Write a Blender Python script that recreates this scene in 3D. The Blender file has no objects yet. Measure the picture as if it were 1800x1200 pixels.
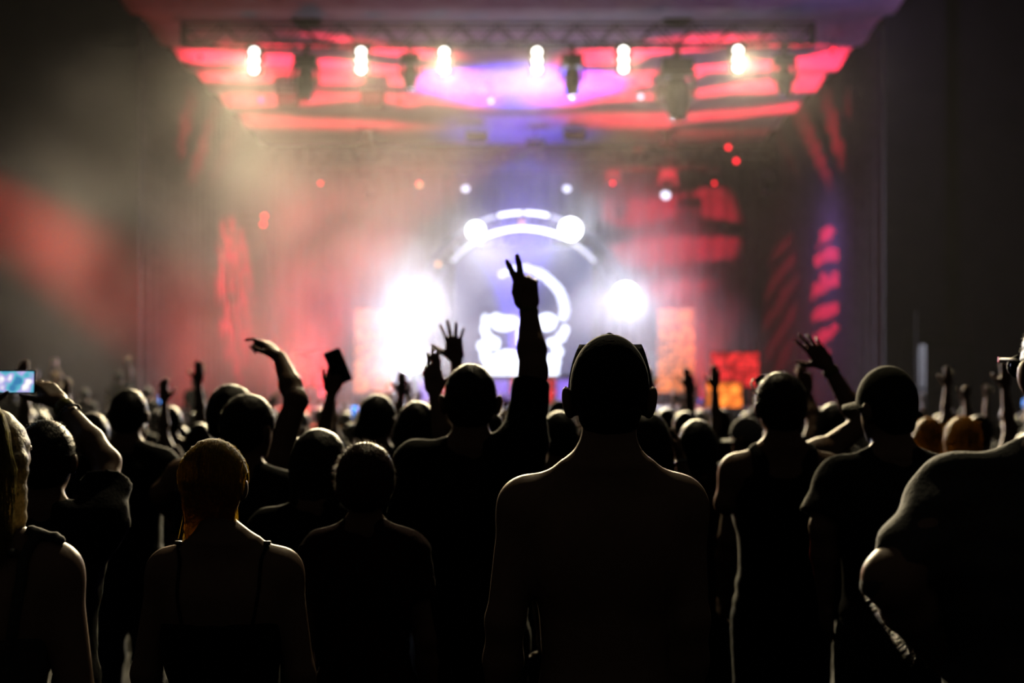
import bpy, math, random
import numpy as np
from mathutils import Vector, Matrix

random.seed(7)
rng = np.random.default_rng(7)
scene = bpy.context.scene
coll = scene.collection
PI = math.pi

# ------------------------------------------------------------------ camera
F, CAMZ, HY = 2500.0, 1.67, 690.0          # focal length in pixels, eye height, horizon row (1800x1200 frame)
cam_data = bpy.data.cameras.new('camera')
cam_data.sensor_width = 36.0
cam_data.lens = 50.0
cam_data.shift_y = 90.0 / 1800.0
cam_data.clip_start, cam_data.clip_end = 0.05, 400
cam_data.dof.use_dof = True
cam_data.dof.focus_distance = 3.3
cam_data.dof.aperture_fstop = 2.4
cam = bpy.data.objects.new('camera', cam_data)
cam.location = (0, 0, CAMZ)
cam.rotation_euler = (PI / 2, 0, 0)
coll.objects.link(cam)
scene.camera = cam

# ------------------------------------------------------------------ world, exposure
world = bpy.data.worlds.new('night_sky')
scene.world = world
world.use_nodes = True
world.node_tree.nodes['Background'].inputs[0].default_value = (0.62, 0.50, 0.40, 1)
world.node_tree.nodes['Background'].inputs[1].default_value = 0.007
vs = scene.view_settings
vs.view_transform = 'Standard'
vs.look = 'None'
vs.exposure = 0.0
vs.gamma = 1.0
vs.use_curve_mapping = False
scene.cycles.use_denoising = True
scene.cycles.volume_bounces = 0
scene.cycles.max_bounces = 4
scene.cycles.diffuse_bounces = 0
scene.cycles.glossy_bounces = 0
scene.cycles.sample_clamp_indirect = 3.0
scene.cycles.volume_max_steps = 128
scene.cycles.volume_step_rate = 4.0
scene.cycles.adaptive_threshold = 0.045
scene.cycles.adaptive_min_samples = 12


def W(px, py, d):
    """a point of the place: d metres out, seen along the given line of the photograph"""
    return Vector(((px - 900.0) * d / F, d, CAMZ + (HY - py) * d / F))


def aim(o, target):
    o.rotation_euler = (Vector(target) - o.location).to_track_quat('-Z', 'Y').to_euler()


def spot(name, loc, target, color, power, deg, blend=0.6, radius=0.1, parent=None):
    l = bpy.data.lights.new(name, 'SPOT')
    l.color, l.energy = color, power
    l.spot_size, l.spot_blend = math.radians(deg), blend
    l.shadow_soft_size = radius
    o = bpy.data.objects.new(name, l)
    coll.objects.link(o)
    o.location = loc
    aim(o, target)
    return o


def point(name, loc, color, power, radius=0.1):
    l = bpy.data.lights.new(name, 'POINT')
    l.color, l.energy, l.shadow_soft_size = color, power, radius
    o = bpy.data.objects.new(name, l)
    coll.objects.link(o)
    o.location = loc
    return o


def gobo(o, sx, sy, dist, lo, hi, seed, rot=0.0, warp=1.0, falloff=None):
    """a projector slide: wavy tongues of light with dark gaps, cut from the lamp's own beam"""
    l = o.data
    l.use_nodes = True
    nt = l.node_tree
    nd, lk = nt.nodes, nt.links
    em = nd['Emission']
    tc = nd.new('ShaderNodeTexCoord')
    sp = nd.new('ShaderNodeSeparateXYZ')
    lk.new(tc.outputs['Normal'], sp.inputs[0])

    def m(op, a, b=None):
        n = nd.new('ShaderNodeMath')
        n.operation = op
        for i, v in enumerate((a, b)):
            if v is None:
                continue
            if isinstance(v, (int, float)):
                n.inputs[i].default_value = v
            else:
                lk.new(v, n.inputs[i])
        return n.outputs[0]
    u, v = m('DIVIDE', sp.outputs[0], sp.outputs[2]), m('DIVIDE', sp.outputs[1], sp.outputs[2])
    cb = nd.new('ShaderNodeCombineXYZ')
    lk.new(u, cb.inputs[0])
    lk.new(v, cb.inputs[1])
    mp = nd.new('ShaderNodeMapping')
    mp.inputs['Rotation'].default_value = (0, 0, rot)
    mp.inputs['Scale'].default_value = (sx, sy, 1)
    mp.inputs['Location'].default_value = (seed * 3.17, seed * 1.71, 0)
    lk.new(cb.outputs[0], mp.inputs['Vector'])
    ns = nd.new('ShaderNodeTexNoise')
    ns.inputs['Scale'].default_value = 1.0
    ns.inputs['Detail'].default_value = 1.0
    ns.inputs['Distortion'].default_value = dist
    lk.new(mp.outputs[0], ns.inputs['Vector'])
    wv = nd.new('ShaderNodeTexWave')
    wv.bands_direction = 'Y'
    wv.inputs['Scale'].default_value = 0.32
    wv.inputs['Distortion'].default_value = 4.0 * warp
    wv.inputs['Detail'].default_value = 1.0
    wv.inputs['Detail Scale'].default_value = 0.8
    lk.new(mp.outputs[0], wv.inputs['Vector'])
    s = m('ADD', m('MULTIPLY', ns.outputs[0], 0.75), m('MULTIPLY', wv.outputs['Fac'], 0.4))
    mr = nd.new('ShaderNodeMapRange')
    mr.interpolation_type = 'SMOOTHSTEP'
    mr.inputs['From Min'].default_value = lo
    mr.inputs['From Max'].default_value = hi
    lk.new(s, mr.inputs['Value'])
    lk.new(mr.outputs[0], em.inputs['Strength'])


# large lamps of the show (lamps on fixtures built below, and bare washes and slides added without any)
WARM, COOL = (1.0, 0.81, 0.48), (0.80, 0.82, 1.0)
RED, BLUE = (1.0, 0.018, 0.055), (0.09, 0.06, 1.0)
BLIND_W, ARCH_W, GOBO_W, BLUE_W, BEAM_W, SMOKE_W, SCREEN_E = 16000.0, 2800.0, 70000.0, 90000.0, 280000.0, 1500.0, 3.2
CEIL_W, VIOLET_W, AUD_W = 75000.0, 200.0, 1300.0
HAZE_BASE = 0.0003
HAZE_BLOBS = [((-6.4, 31.5, 4.2), (8.2, 8, 5.4), 0.015), ((-4.5, 45, 5.0), (6, 8, 5.5), 0.055), ((0.7, 46, 5.0), (7, 7, 4.8), 0.09), ((4.5, 46, 3.0), (4, 6, 3.0), 0.07), ((0, 35, 9.6), (12, 5, 3.5), 0.008)]

# ------------------------------------------------------------------ materials
class NT:
    def __init__(s, name):
        s.m = bpy.data.materials.new(name)
        s.m.use_nodes = True
        s.t = s.m.node_tree
        s.t.nodes.clear()
        s.out = s.t.nodes.new('ShaderNodeOutputMaterial')

    def n(s, kind, **kw):
        nd = s.t.nodes.new('ShaderNode' + kind)
        for k, v in kw.items():
            setattr(nd, k, v)
        return nd

    def l(s, a, b):
        s.t.links.new(a, b)

    def math(s, op, a, b=None, c=None, clamp=False):
        nd = s.n('Math', operation=op, use_clamp=clamp)
        for i, v in enumerate((a, b, c)):
            if v is None:
                continue
            if isinstance(v, (int, float)):
                nd.inputs[i].default_value = v
            else:
                s.l(v, nd.inputs[i])
        return nd.outputs[0]


def mat(name, col, rough=0.6, metal=0.0, scale=30.0, vary=0.25, bump=0.1, sheen=0.0, spec=0.5):
    t = NT(name)
    b = t.n('BsdfPrincipled')
    tc = t.n('TexCoord')
    ns = t.n('TexNoise')
    ns.inputs['Scale'].default_value = scale
    ns.inputs['Detail'].default_value = 3
    t.l(tc.outputs['Object'], ns.inputs['Vector'])
    rp = t.n('ValToRGB')
    c = np.array(col)
    rp.color_ramp.elements[0].position, rp.color_ramp.elements[1].position = 0.3, 0.7
    rp.color_ramp.elements[0].color = (*(c * (1 - vary)), 1)
    rp.color_ramp.elements[1].color = (*np.minimum(c * (1 + vary), 1), 1)
    t.l(ns.outputs[0], rp.inputs[0])
    t.l(rp.outputs[0], b.inputs['Base Color'])
    b.inputs['Roughness'].default_value = rough
    b.inputs['Metallic'].default_value = metal
    b.inputs['Specular IOR Level'].default_value = spec
    b.inputs['Sheen Weight'].default_value = sheen
    b.inputs['Sheen Roughness'].default_value = 0.4
    if bump:
        bp = t.n('Bump')
        bp.inputs['Strength'].default_value = bump
        bp.inputs['Distance'].default_value = 0.01
        t.l(ns.outputs[0], bp.inputs['Height'])
        t.l(bp.outputs[0], b.inputs['Normal'])
    t.l(b.outputs[0], t.out.inputs['Surface'])
    return t.m


def glow(name, col, strength, spots=None, light=False):
    """a surface that gives off light: lamp glass, diode panels, screens"""
    t = NT(name)
    e = t.n('Emission')
    e.inputs[0].default_value = (*col, 1)
    e.inputs[1].default_value = strength
    if spots:
        tc = t.n('TexCoord')
        vo = t.n('TexVoronoi')
        vo.inputs['Scale'].default_value = spots
        t.l(tc.outputs['Object'], vo.inputs['Vector'])
        mr = t.n('MapRange')
        mr.inputs['From Min'].default_value, mr.inputs['From Max'].default_value = 0.1, 0.75
        mr.inputs['To Min'].default_value, mr.inputs['To Max'].default_value = strength, strength * 0.25
        t.l(vo.outputs['Distance'], mr.inputs['Value'])
        t.l(mr.outputs[0], e.inputs[1])
    t.l(e.outputs[0], t.out.inputs['Surface'])
    if not light:
        t.m.cycles.emission_sampling = 'NONE'
    return t.m


M = {
    'asphalt': mat('asphalt', (0.014, 0.013, 0.013), 0.95, scale=6, bump=0.3),
    'black_metal': mat('black_metal', (0.012, 0.012, 0.012), 0.45, 0.6, scale=20),
    'truss_metal': mat('truss_metal', (0.06, 0.06, 0.06), 0.35, 0.9, scale=20),
    'scrim': mat('scrim', (0.26, 0.25, 0.27), 0.9, scale=3, vary=0.1, bump=0.2),
    'drape': mat('drape', (0.055, 0.045, 0.06), 0.95, scale=4, vary=0.2, bump=0.2),
    'venue_wall': mat('venue_wall', (0.014, 0.012, 0.014), 0.9, scale=1.5, bump=0.2),
    'deck': mat('deck', (0.03, 0.03, 0.03), 0.6, scale=4),
    'plastic': mat('plastic', (0.02, 0.02, 0.022), 0.6, scale=60, bump=0.02),
    'glass_dark': mat('glass_dark', (0.05, 0.05, 0.06), 0.08, 0.4, scale=4, bump=0),
    'lamp_white': glow('lamp_white', (1.0, 0.97, 0.9), 7),
    'lamp_cool': glow('lamp_cool', (0.93, 0.94, 1.0), 8),
    'strip': glow('strip', (0.85, 0.88, 1.0), 4),
    'strip_mid': glow('strip_mid', (0.75, 0.78, 1.0), 1.2),
    'strip_low': glow('strip_low', (0.6, 0.63, 1.0), 0.12),
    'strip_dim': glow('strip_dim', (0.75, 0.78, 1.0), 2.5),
    'led_red': glow('led_red', (1.0, 0.01, 0.03), 5),
    'led_blue': glow('led_blue', (0.12, 0.35, 1.0), 3.0),
    'led_violet': glow('led_violet', (0.35, 0.2, 1.0), 0.9),
    'led_warm': glow('led_warm', (1.0, 0.45, 0.2), 1.6),
    'panel_orange': glow('panel_orange', (1.0, 0.26, 0.08), 1.6, 7.0),
    'panel_red': glow('panel_red', (1.0, 0.03, 0.035), 1.3, 5.0),
    'panel_fire': glow('panel_fire', (1.0, 0.22, 0.03), 2.6, 4.0),
}


# ------------------------------------------------------------------ mesh helpers
def link(name, me, parent=None):
    o = bpy.data.objects.new(name, me)
    coll.objects.link(o)
    if parent is not None:
        o.parent = parent
    return o


def empty(name, loc, rz=0.0):
    o = bpy.data.objects.new(name, None)
    o.empty_display_size = 0.1
    coll.objects.link(o)
    o.location = loc
    o.rotation_euler = (0, 0, rz)
    return o


def tag(o, label=None, cat=None, group=None, kind=None):
    if label:
        o['label'] = label
    if cat:
        o['category'] = cat
    if group:
        o['group'] = group
    if kind:
        o['kind'] = kind
    return o


class MB:
    def __init__(s):
        s.v, s.f = [], []

    def add(s, vs, fs):
        b = len(s.v)
        s.v += [tuple(v) for v in vs]
        s.f += [tuple(i + b for i in f) for f in fs]
        return s

    def box(s, c, size, R=None):
        c = Vector(c)
        hx, hy, hz = size[0] / 2, size[1] / 2, size[2] / 2
        vs = []
        for sx, sy, sz in ((-1, -1, -1), (1, -1, -1), (1, 1, -1), (-1, 1, -1), (-1, -1, 1), (1, -1, 1), (1, 1, 1), (-1, 1, 1)):
            p = Vector((sx * hx, sy * hy, sz * hz))
            vs.append(c + (R @ p if R is not None else p))
        return s.add(vs, [(3, 2, 1, 0), (4, 5, 6, 7), (0, 1, 5, 4), (1, 2, 6, 5), (2, 3, 7, 6), (3, 0, 4, 7)])

    def tube(s, a, b, r0, r1=None, seg=8, caps=True):
        r1 = r0 if r1 is None else r1
        a, b = Vector(a), Vector(b)
        q = (b - a).to_track_quat('Z', 'Y').to_matrix()
        vs = []
        for p, r in ((a, r0), (b, r1)):
            for i in range(seg):
                t = 2 * PI * i / seg
                vs.append(p + q @ Vector((r * math.cos(t), r * math.sin(t), 0)))
        fs = [(i, (i + 1) % seg, seg + (i + 1) % seg, seg + i) for i in range(seg)]
        if caps:
            fs += [tuple(reversed(range(seg))), tuple(range(seg, 2 * seg))]
        return s.add(vs, fs)

    def lathe(s, base, axis, prof, seg=16):
        """prof: (distance along the axis, radius); closed with fans"""
        base, axis = Vector(base), Vector(axis).normalized()
        q = axis.to_track_quat('Z', 'Y').to_matrix()
        vs = []
        for z, r in prof:
            for i in range(seg):
                t = 2 * PI * i / seg
                vs.append(base + q @ Vector((r * math.cos(t), r * math.sin(t), z)))
        fs = []
        for k in range(len(prof) - 1):
            for i in range(seg):
                j = (i + 1) % seg
                fs.append((k * seg + i, k * seg + j, (k + 1) * seg + j, (k + 1) * seg + i))
        fs += [tuple(reversed(range(seg))), tuple(range((len(prof) - 1) * seg, len(prof) * seg))]
        return s.add(vs, fs)

    def path(s, pts, r, seg=6):
        pts = [Vector(p) for p in pts]
        rr = r if isinstance(r, (list, tuple)) else [r] * len(pts)
        vs, n = [], len(pts)
        for k, p in enumerate(pts):
            t = (pts[min(k + 1, n - 1)] - pts[max(k - 1, 0)]).normalized()
            q = t.to_track_quat('Z', 'Y').to_matrix()
            for i in range(seg):
                a = 2 * PI * i / seg
                vs.append(p + q @ Vector((rr[k] * math.cos(a), rr[k] * math.sin(a), 0)))
        fs = []
        for k in range(n - 1):
            for i in range(seg):
                j = (i + 1) % seg
                fs.append((k * seg + i, k * seg + j, (k + 1) * seg + j, (k + 1) * seg + i))
        fs += [tuple(reversed(range(seg))), tuple(range((n - 1) * seg, n * seg))]
        return s.add(vs, fs)

    def build(s, name, m, parent=None, smooth=False):
        me = bpy.data.meshes.new(name)
        me.from_pydata(s.v, [], s.f)
        me.materials.append(m)
        if smooth:
            me.polygons.foreach_set('use_smooth', [True] * len(me.polygons))
        return link(name, me, parent)


def local(root, p):
    return Vector(p) - root.location

# ------------------------------------------------------------------ the setting
def gz(d):
    """the audience floor falls gently towards the stage"""
    return float(np.interp(d, [0, 4, 10, 33, 36], [0, 0, -0.20, -0.42, -0.42]))


m = MB()
ys = [-6, 0, 4, 6, 8, 10, 16, 22, 28, 33, 36, 62]
for y in ys:
    m.v += [(-34, y, gz(y)), (34, y, gz(y)), (34, y, gz(y) - 0.4), (-34, y, gz(y) - 0.4)]
for k in range(len(ys) - 1):
    a, b = 4 * k, 4 * (k + 1)
    m.f += [(a, a + 1, b + 1, b), (a + 3, b + 3, b + 2, a + 2), (a, b, b + 3, a + 3), (a + 1, a + 2, b + 2, b + 1)]
tag(m.build('floor', M['asphalt']), 'dark asphalt floor sloping down to the stage', kind='structure')


def sheet(name, fn, nu, nv, thick, axis, material, smooth=True):
    """a cloth or panel of real thickness; fn(u, v) gives its front face"""
    mb = MB()
    off = Vector(axis) * thick
    for s_ in (0, 1):
        for i in range(nu + 1):
            for j in range(nv + 1):
                mb.v.append(tuple(Vector(fn(i / nu, j / nv)) + off * s_))
    n = (nu + 1) * (nv + 1)
    ix = lambda i, j: i * (nv + 1) + j
    for i in range(nu):
        for j in range(nv):
            q = (ix(i, j), ix(i + 1, j), ix(i + 1, j + 1), ix(i, j + 1))
            mb.f += [q, tuple(n + k for k in reversed(q))]
    for i in range(nu):
        for j in (0, nv):
            mb.f.append((ix(i, j), ix(i + 1, j), n + ix(i + 1, j), n + ix(i, j)))
    for j in range(nv):
        for i in (0, nu):
            mb.f.append((ix(i, j), ix(i, j + 1), n + ix(i, j + 1), n + ix(i, j)))
    return mb.build(name, material, smooth=smooth)


CEIL = 11.0
ceil_z = lambda y: CEIL + 0.10 * math.cos((y - 30) / 24.2 * 8 * 2 * PI)
tag(sheet('ceiling', lambda u, v: (-9.3 + 18.6 * u, 30 + 24.2 * v, CEIL + 0.10 * math.cos(v * 8 * 2 * PI)),
          40, 96, 0.04, (0, 0, 1), M['scrim']), 'pale cloth stage ceiling washed red and blue', kind='structure')
tag(sheet('wall_back', lambda u, v: (-9.4 + 18.8 * u, 54.2 + 0.09 * math.sin(u * 60 * PI), -0.4 + 11.4 * v),
          240, 2, 0.04, (0, 1, 0), M['drape']), 'dark pleated drape across the back of the stage', kind='structure')
for side, nm in ((-1, 'wall_left'), (1, 'wall_right')):
    tag(sheet(nm, lambda u, v: (side * (9.4 + 0.10 * math.sin(u * 46 * PI)), 36.0 + 18.2 * u, -0.4 + 11.4 * v),
              200, 2, 0.04, (side, 0, 0), M['drape']), 'pleated drape along the %s side of the stage' % ('left' if side < 0 else 'right'), kind='structure')
    p = MB().box((side * 9.9, 35.0, 6.8), (1.5, 0.16, 14.4))
    p.box((side * 10.05, 34.86, 3.1), (0.8, 0.08, 0.18)).box((side * 9.6, 34.86, 1.6), (0.12, 0.1, 3.0))
    tag(p.build('wall_pier_' + nm[5:], M['venue_wall']), 'tall plain pier at the %s of the stage opening' % nm[5:], kind='structure')
    tag(MB().box((side * 20.6, 35.9, 6.8), (20, 0.5, 14.4)).build('wall_outer_' + nm[5:], M['venue_wall']),
        'dark wall beyond the %s stage pier' % nm[5:], kind='structure')
STZ = 1.25
tag(MB().box((0, 45.3, (STZ - 0.42) / 2 - 0.0), (18.6, 17.6, STZ + 0.42)).build('stage_deck', M['deck']),
    'black stage deck at the height of the crowd', kind='structure')
# tiered platform at the left, carrying part of the crowd
plat = MB()
for k in range(4):
    plat.box((-9.3, 25.5 + 1.5 * k, gz(26) - 0.25 + (0.5 + 0.22 * k) / 2), (7.0, 1.5, 0.5 + 0.22 * k))
tag(plat.build('tiered_platform', M['deck']), 'dark tiered platform under the left of the crowd', 'platform')
PLAT = lambda k: gz(26) - 0.25 + 0.5 + 0.22 * k


# ------------------------------------------------------------------ trusses
def truss(name, x0, x1, y, z, s, label):
    root = tag(empty(name, ((x0 + x1) / 2, y, z)), label, 'truss')
    h = s / 2
    a, b = x0 - root.location.x, x1 - root.location.x
    for sy in (-1, 1):
        for sz in (-1, 1):
            MB().tube((a, sy * h, sz * h), (b, sy * h, sz * h), 0.035, seg=8).build('chord', M['black_metal'], root, True)
    n = int(round((b - a) / s))
    for nm, f in (('lacing', lambda t, k: ((t, -h, -h if k % 2 else h))), ('lacing', lambda t, k: ((t, h, -h if k % 2 else h))),
                  ('lacing', lambda t, k: ((t, -h if k % 2 else h, -h)))):
        lc = MB()
        for k in range(n):
            lc.tube(f(a + (b - a) * k / n, k), f(a + (b - a) * (k + 1) / n, k + 1), 0.022, seg=5)
        lc.build(nm, M['black_metal'], root)
    for t in (a, b):
        MB().box((t, 0, 0), (0.04, s + 0.06, s + 0.06)).build('end_plate', M['black_metal'], root)
    return root


FT, RT = 36.0, 50.0                    # distances of the front and rear truss
FTZ, RTZ = 10.66, 9.95
truss('lighting_truss', -8.3, 7.6, FT, FTZ + 0.04, 0.50, 'long metal box truss carrying the six blazing lamps')
truss('lighting_truss', -7.3, 9.15, RT, RTZ + 0.06, 0.58, 'lower rear box truss hung with small spotlights above the arch')
# hangers from the roof cloth down to the trusses
for px, y, z in ((540, FT, FTZ), (1190, FT, FTZ), (645, RT, RTZ), (1172, RT, RTZ)):
    x = (px - 900) * y / F
    side = 'left' if px < 900 else 'right'
    where = 'front' if y == FT else 'rear'
    r = tag(empty('truss_hanger', (x, y, z)), 'black hanging column with chain motor on the %s of the %s truss' % (side, where), 'hoist')
    top = CEIL - z
    z0 = 0.332 if y == FT else 0.388
    top = ceil_z(y) - z - 0.01
    MB().box((0, 0, (top + z0) / 2), (0.22, 0.22, top - z0)).build('column', M['black_metal'], r)
    MB().box((0, 0, top - 0.03), (0.75, 0.4, 0.05)).build('top_plate', M['black_metal'], r)
    MB().box((0, 0, z0 + 0.045), (0.6, 0.5 if y == FT else 0.58, 0.09)).build('motor', M['black_metal'], r)


def moving_head(loc, target, size, label, lens='glass_dark', led=None):
    """spotlight hung under a truss: base, yoke, tilting head with a lens"""
    r = tag(empty('moving_spotlight', loc), label, 'spotlight', 'moving spotlights under the trusses')
    s = size
    MB().box((0, 0, 0.16 * s), (0.10 * s, 0.05, 0.22 * s)).build('clamp', M['black_metal'], r)
    MB().box((0, 0, -0.06 * s), (0.46 * s, 0.34 * s, 0.2 * s)).build('base', M['plastic'], r)
    y = MB()
    for sx in (-1, 1):
        y.box((sx * 0.24 * s, 0, -0.33 * s), (0.06 * s, 0.16 * s, 0.4 * s))
    y.box((0, 0, -0.18 * s), (0.5 * s, 0.2 * s, 0.06 * s))
    y.build('yoke', M['plastic'], r)
    ax = (Vector(target) - Vector(loc)).normalized()
    c = Vector((0, 0, -0.48 * s))
    hd = MB().lathe(c - ax * 0.26 * s, ax, [(0, 0.08 * s), (0.05 * s, 0.15 * s), (0.2 * s, 0.2 * s), (0.4 * s, 0.19 * s), (0.56 * s, 0.14 * s), (0.62 * s, 0.15 * s)], 16).build('head', M['plastic'], r, True)
    MB().lathe(c + ax * 0.36 * s, ax, [(0, 0.13 * s), (0.01 * s, 0.12 * s), (0.025 * s, 0.06 * s)], 14).build('lens', M[lens], hd, True)
    if led:
        MB().lathe(c + ax * 0.2 * s + Vector((0, -0.22 * s, -0.05 * s)), (0, -1, 0), [(0, 0.05), (0.03, 0.045), (0.05, 0.02)], 10).build('indicator', M[led], r, True)
    return r


fl = lambda px, py: W(px, py, FT)
# dark spotlights of the front truss
for px, s, tx, w in ((540, 1.25, -2, 'leftmost'), (722, 1.0, -1, 'second'), (1005, 1.15, 1, 'third'), (1188, 1.7, 2, 'fourth and largest'), (1375, 1.15, 3, 'rightmost')):
    x = (px - 900) * FT / F
    moving_head((x, FT - 0.25, FTZ - 0.246 - 0.27 * s), (x + 0.1 * tx, FT - 0.6, 4), s, 'unlit black moving spotlight, %s under the front truss' % w)
# rear truss spotlights, some with a lit lens; the fourth's pale glow stands in for a reflection
for px, s, lens, led, w in ((565, 0.8, 'glass_dark', 'led_red', 'first from the left with red indicator'), (645, 1.2, 'glass_dark', None, 'second from the left, big'),
                            (737, 0.8, 'led_warm', 'led_red', 'third from the left'), (818, 0.95, 'strip_dim', None, 'fourth from the left, reflection as glowing lens'),
                            (997, 0.95, 'strip_dim', None, 'right of centre with pale lens'), (1076, 0.8, 'glass_dark', 'led_red', 'fourth from the right'),
                            (1172, 1.2, 'strip_dim', None, 'third from the right, big'), (1254, 0.8, 'glass_dark', 'led_red', 'second from the right with red indicator'),
                            (1345, 1.1, 'glass_dark', None, 'rightmost and tilted')):
    x = (px - 900) * RT / F
    moving_head((x, RT - 0.29, RTZ - 0.266 - 0.27 * s), (x * 0.6, RT - 7, 4), s, 'moving spotlight under the rear truss, ' + w, lens, led)

# box strobes hanging high between the trusses
for px, py, d, w, h in ((507, 176, 42, .62, .42), (655, 174, 42, .66, .5), (1171, 167, 42, .66, .5), (838, 240, 49, .72, .3), (1010, 238, 49, .72, .3), (941, 256, 49.4, .6, .3)):
    p = W(px, py, d)
    r = tag(empty('strobe_box', p), 'dark box strobe under the stage ceiling, %s' % (
        {507: 'leftmost of the six', 655: 'second from the left', 1171: 'rightmost beside the big spotlight', 838: 'left of the blue centre', 1010: 'right of the blue centre', 941: 'lowest, over the middle of the arch'}[px]), 'strobe', 'box strobes under the ceiling')
    MB().box((0, 0, 0), (w, 0.4, h)).build('housing', M['black_metal'], r)
    MB().box((0, -0.21, 0), (w * 0.86, 0.03, h * 0.7)).build('front_glass', M['glass_dark'], r)
    y = MB()
    for sx in (-1, 1):
        y.box((sx * (w / 2 + 0.02), 0, h * 0.4), (0.03, 0.06, h))
    y.box((0, 0, h * 0.9), (w + 0.07, 0.06, 0.04))
    y.tube((0, 0, h * 0.9), (0, 0, ceil_z(d) - p.z - 0.01), 0.02, seg=6)
    y.build('yoke', M['black_metal'], r)

# the six blazing upright lamps of the front truss
ORD = ['first', 'second', 'third', 'fourth', 'fifth', 'sixth']
for i, (px, py) in enumerate(((447, 107), (635, 107), (781, 107), (944, 107), (1096, 105), (1297, 104))):
    p = W(px, py, FT - 0.5)
    r = tag(empty('audience_blinder', p), 'blazing upright white lamp, %s from the left under the front truss' % ORD[i], 'stage lamp', 'blazing lamps of the front truss')
    MB().box((0, 0.16, 0), (0.34, 0.22, 0.72)).build('housing', M['black_metal'], r)
    y = MB()
    for sx in (-1, 1):
        y.box((sx * 0.2, 0.16, 0.2), (0.03, 0.06, 0.42))
    y.box((0, 0.16, 0.40), (0.43, 0.06, 0.03)).box((0, 0.22, 0.40), (0.06, 0.16, 0.03)).box((0, 0.25, (0.40 + FTZ - p.z - 0.25) / 2), (0.04, 0.04, FTZ - p.z - 0.25 - 0.40))
    y.build('yoke', M['black_metal'], r)
    for sz in (-1, 0, 1):
        c = MB().lathe((0, 0.06, sz * 0.215), (0, -1, 0), [(0, 0.09), (0.06, 0.104), (0.09, 0.107)], 18).build('reflector', M['black_metal'], r, True)
        MB().lathe((0, -0.03, sz * 0.215), (0, -1, 0), [(0, 0.106), (0.02, 0.10), (0.04, 0.06)], 18).build('lens', M['lamp_white'], c, True)
    spot('blinder_light', p + Vector((0, -0.16, 0)), p + Vector((0, -30, -17)), WARM, BLIND_W, 66, 1.0, 0.12)

# thin lit pipe below the rear truss
m = MB().tube((W(580, 297, RT - .6).x, RT - 0.6, W(0, 297, RT - .6).z), (W(1135, 297, RT - .6).x, RT - 0.6, W(0, 297, RT - .6).z), 0.05, seg=8)
for px in (600, 775, 920, 1120):
    a = W(px, 297, RT - 0.6)
    m.tube(a, (a.x, RT - 0.29, RTZ - 0.29), 0.02, seg=5)
tag(m.build('light_pipe', M['truss_metal']), 'thin shiny pipe hanging below the rear truss', 'pipe')

# ------------------------------------------------------------------ arch, screen, booth
AD = 48.0
k_ = AD / F
AC = W(920, 565, AD)
arch = tag(empty('light_arch', (AC.x, AD, STZ)), 'tall round arch edged with white light strips around the screen', 'arch')
ac = Vector((0, 0, AC.z - STZ))


def arc_pts(r, a0, a1, n, dy=0.0):
    return [ac + Vector((r * math.cos(math.radians(a0 + (a1 - a0) * i / n)), dy, r * math.sin(math.radians(a0 + (a1 - a0) * i / n)))) for i in range(n + 1)]


for r_, nm in ((3.72, 'outer_rib'), (3.10, 'inner_rib')):
    pts = [Vector((r_, 0, 0))] + arc_pts(r_, 0, 180, 48) + [Vector((-r_, 0, 0))]
    MB().path(pts, 0.07, 8).build(nm, M['black_metal'], arch, True)
for i in range(25):
    a = math.radians(i * 7.5)
    u = Vector((math.cos(a), 0, math.sin(a)))
    MB().tube(ac + u * 3.1, ac + u * 3.72, 0.03, seg=6).build('rung', M['black_metal'], arch)
for i in range(12):
    a0 = 6 + i * 14.0
    lit = 3 < i < 8
    MB().path(arc_pts(3.66, a0 + 0.8, a0 + 13.2, 10, -0.10), 0.05, 8).build('outer_light_strip', M['strip' if 5 <= i <= 6 else 'strip_mid' if 4 <= i <= 7 else 'strip_low'], arch, True)
for i in range(9):
    a0 = i * 20.0
    MB().path(arc_pts(3.13, a0 + 0.1, a0 + 19.9, 12, -0.10), 0.06, 8).build('inner_light_strip', M['strip' if 3 <= i <= 5 else 'strip_mid' if 2 <= i <= 6 else 'strip_low'], arch, True)

for px, py in ((770, 464), (917, 391)):
    p = W(px, py, AD - 0.1) - arch.location
    MB().lathe(p + Vector((0, 0.1, 0)), (0, -1, 0), [(0, 0.05), (0.12, 0.09), (0.2, 0.06)], 12).build('orange_bulb', M['led_warm'], arch, True)

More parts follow.
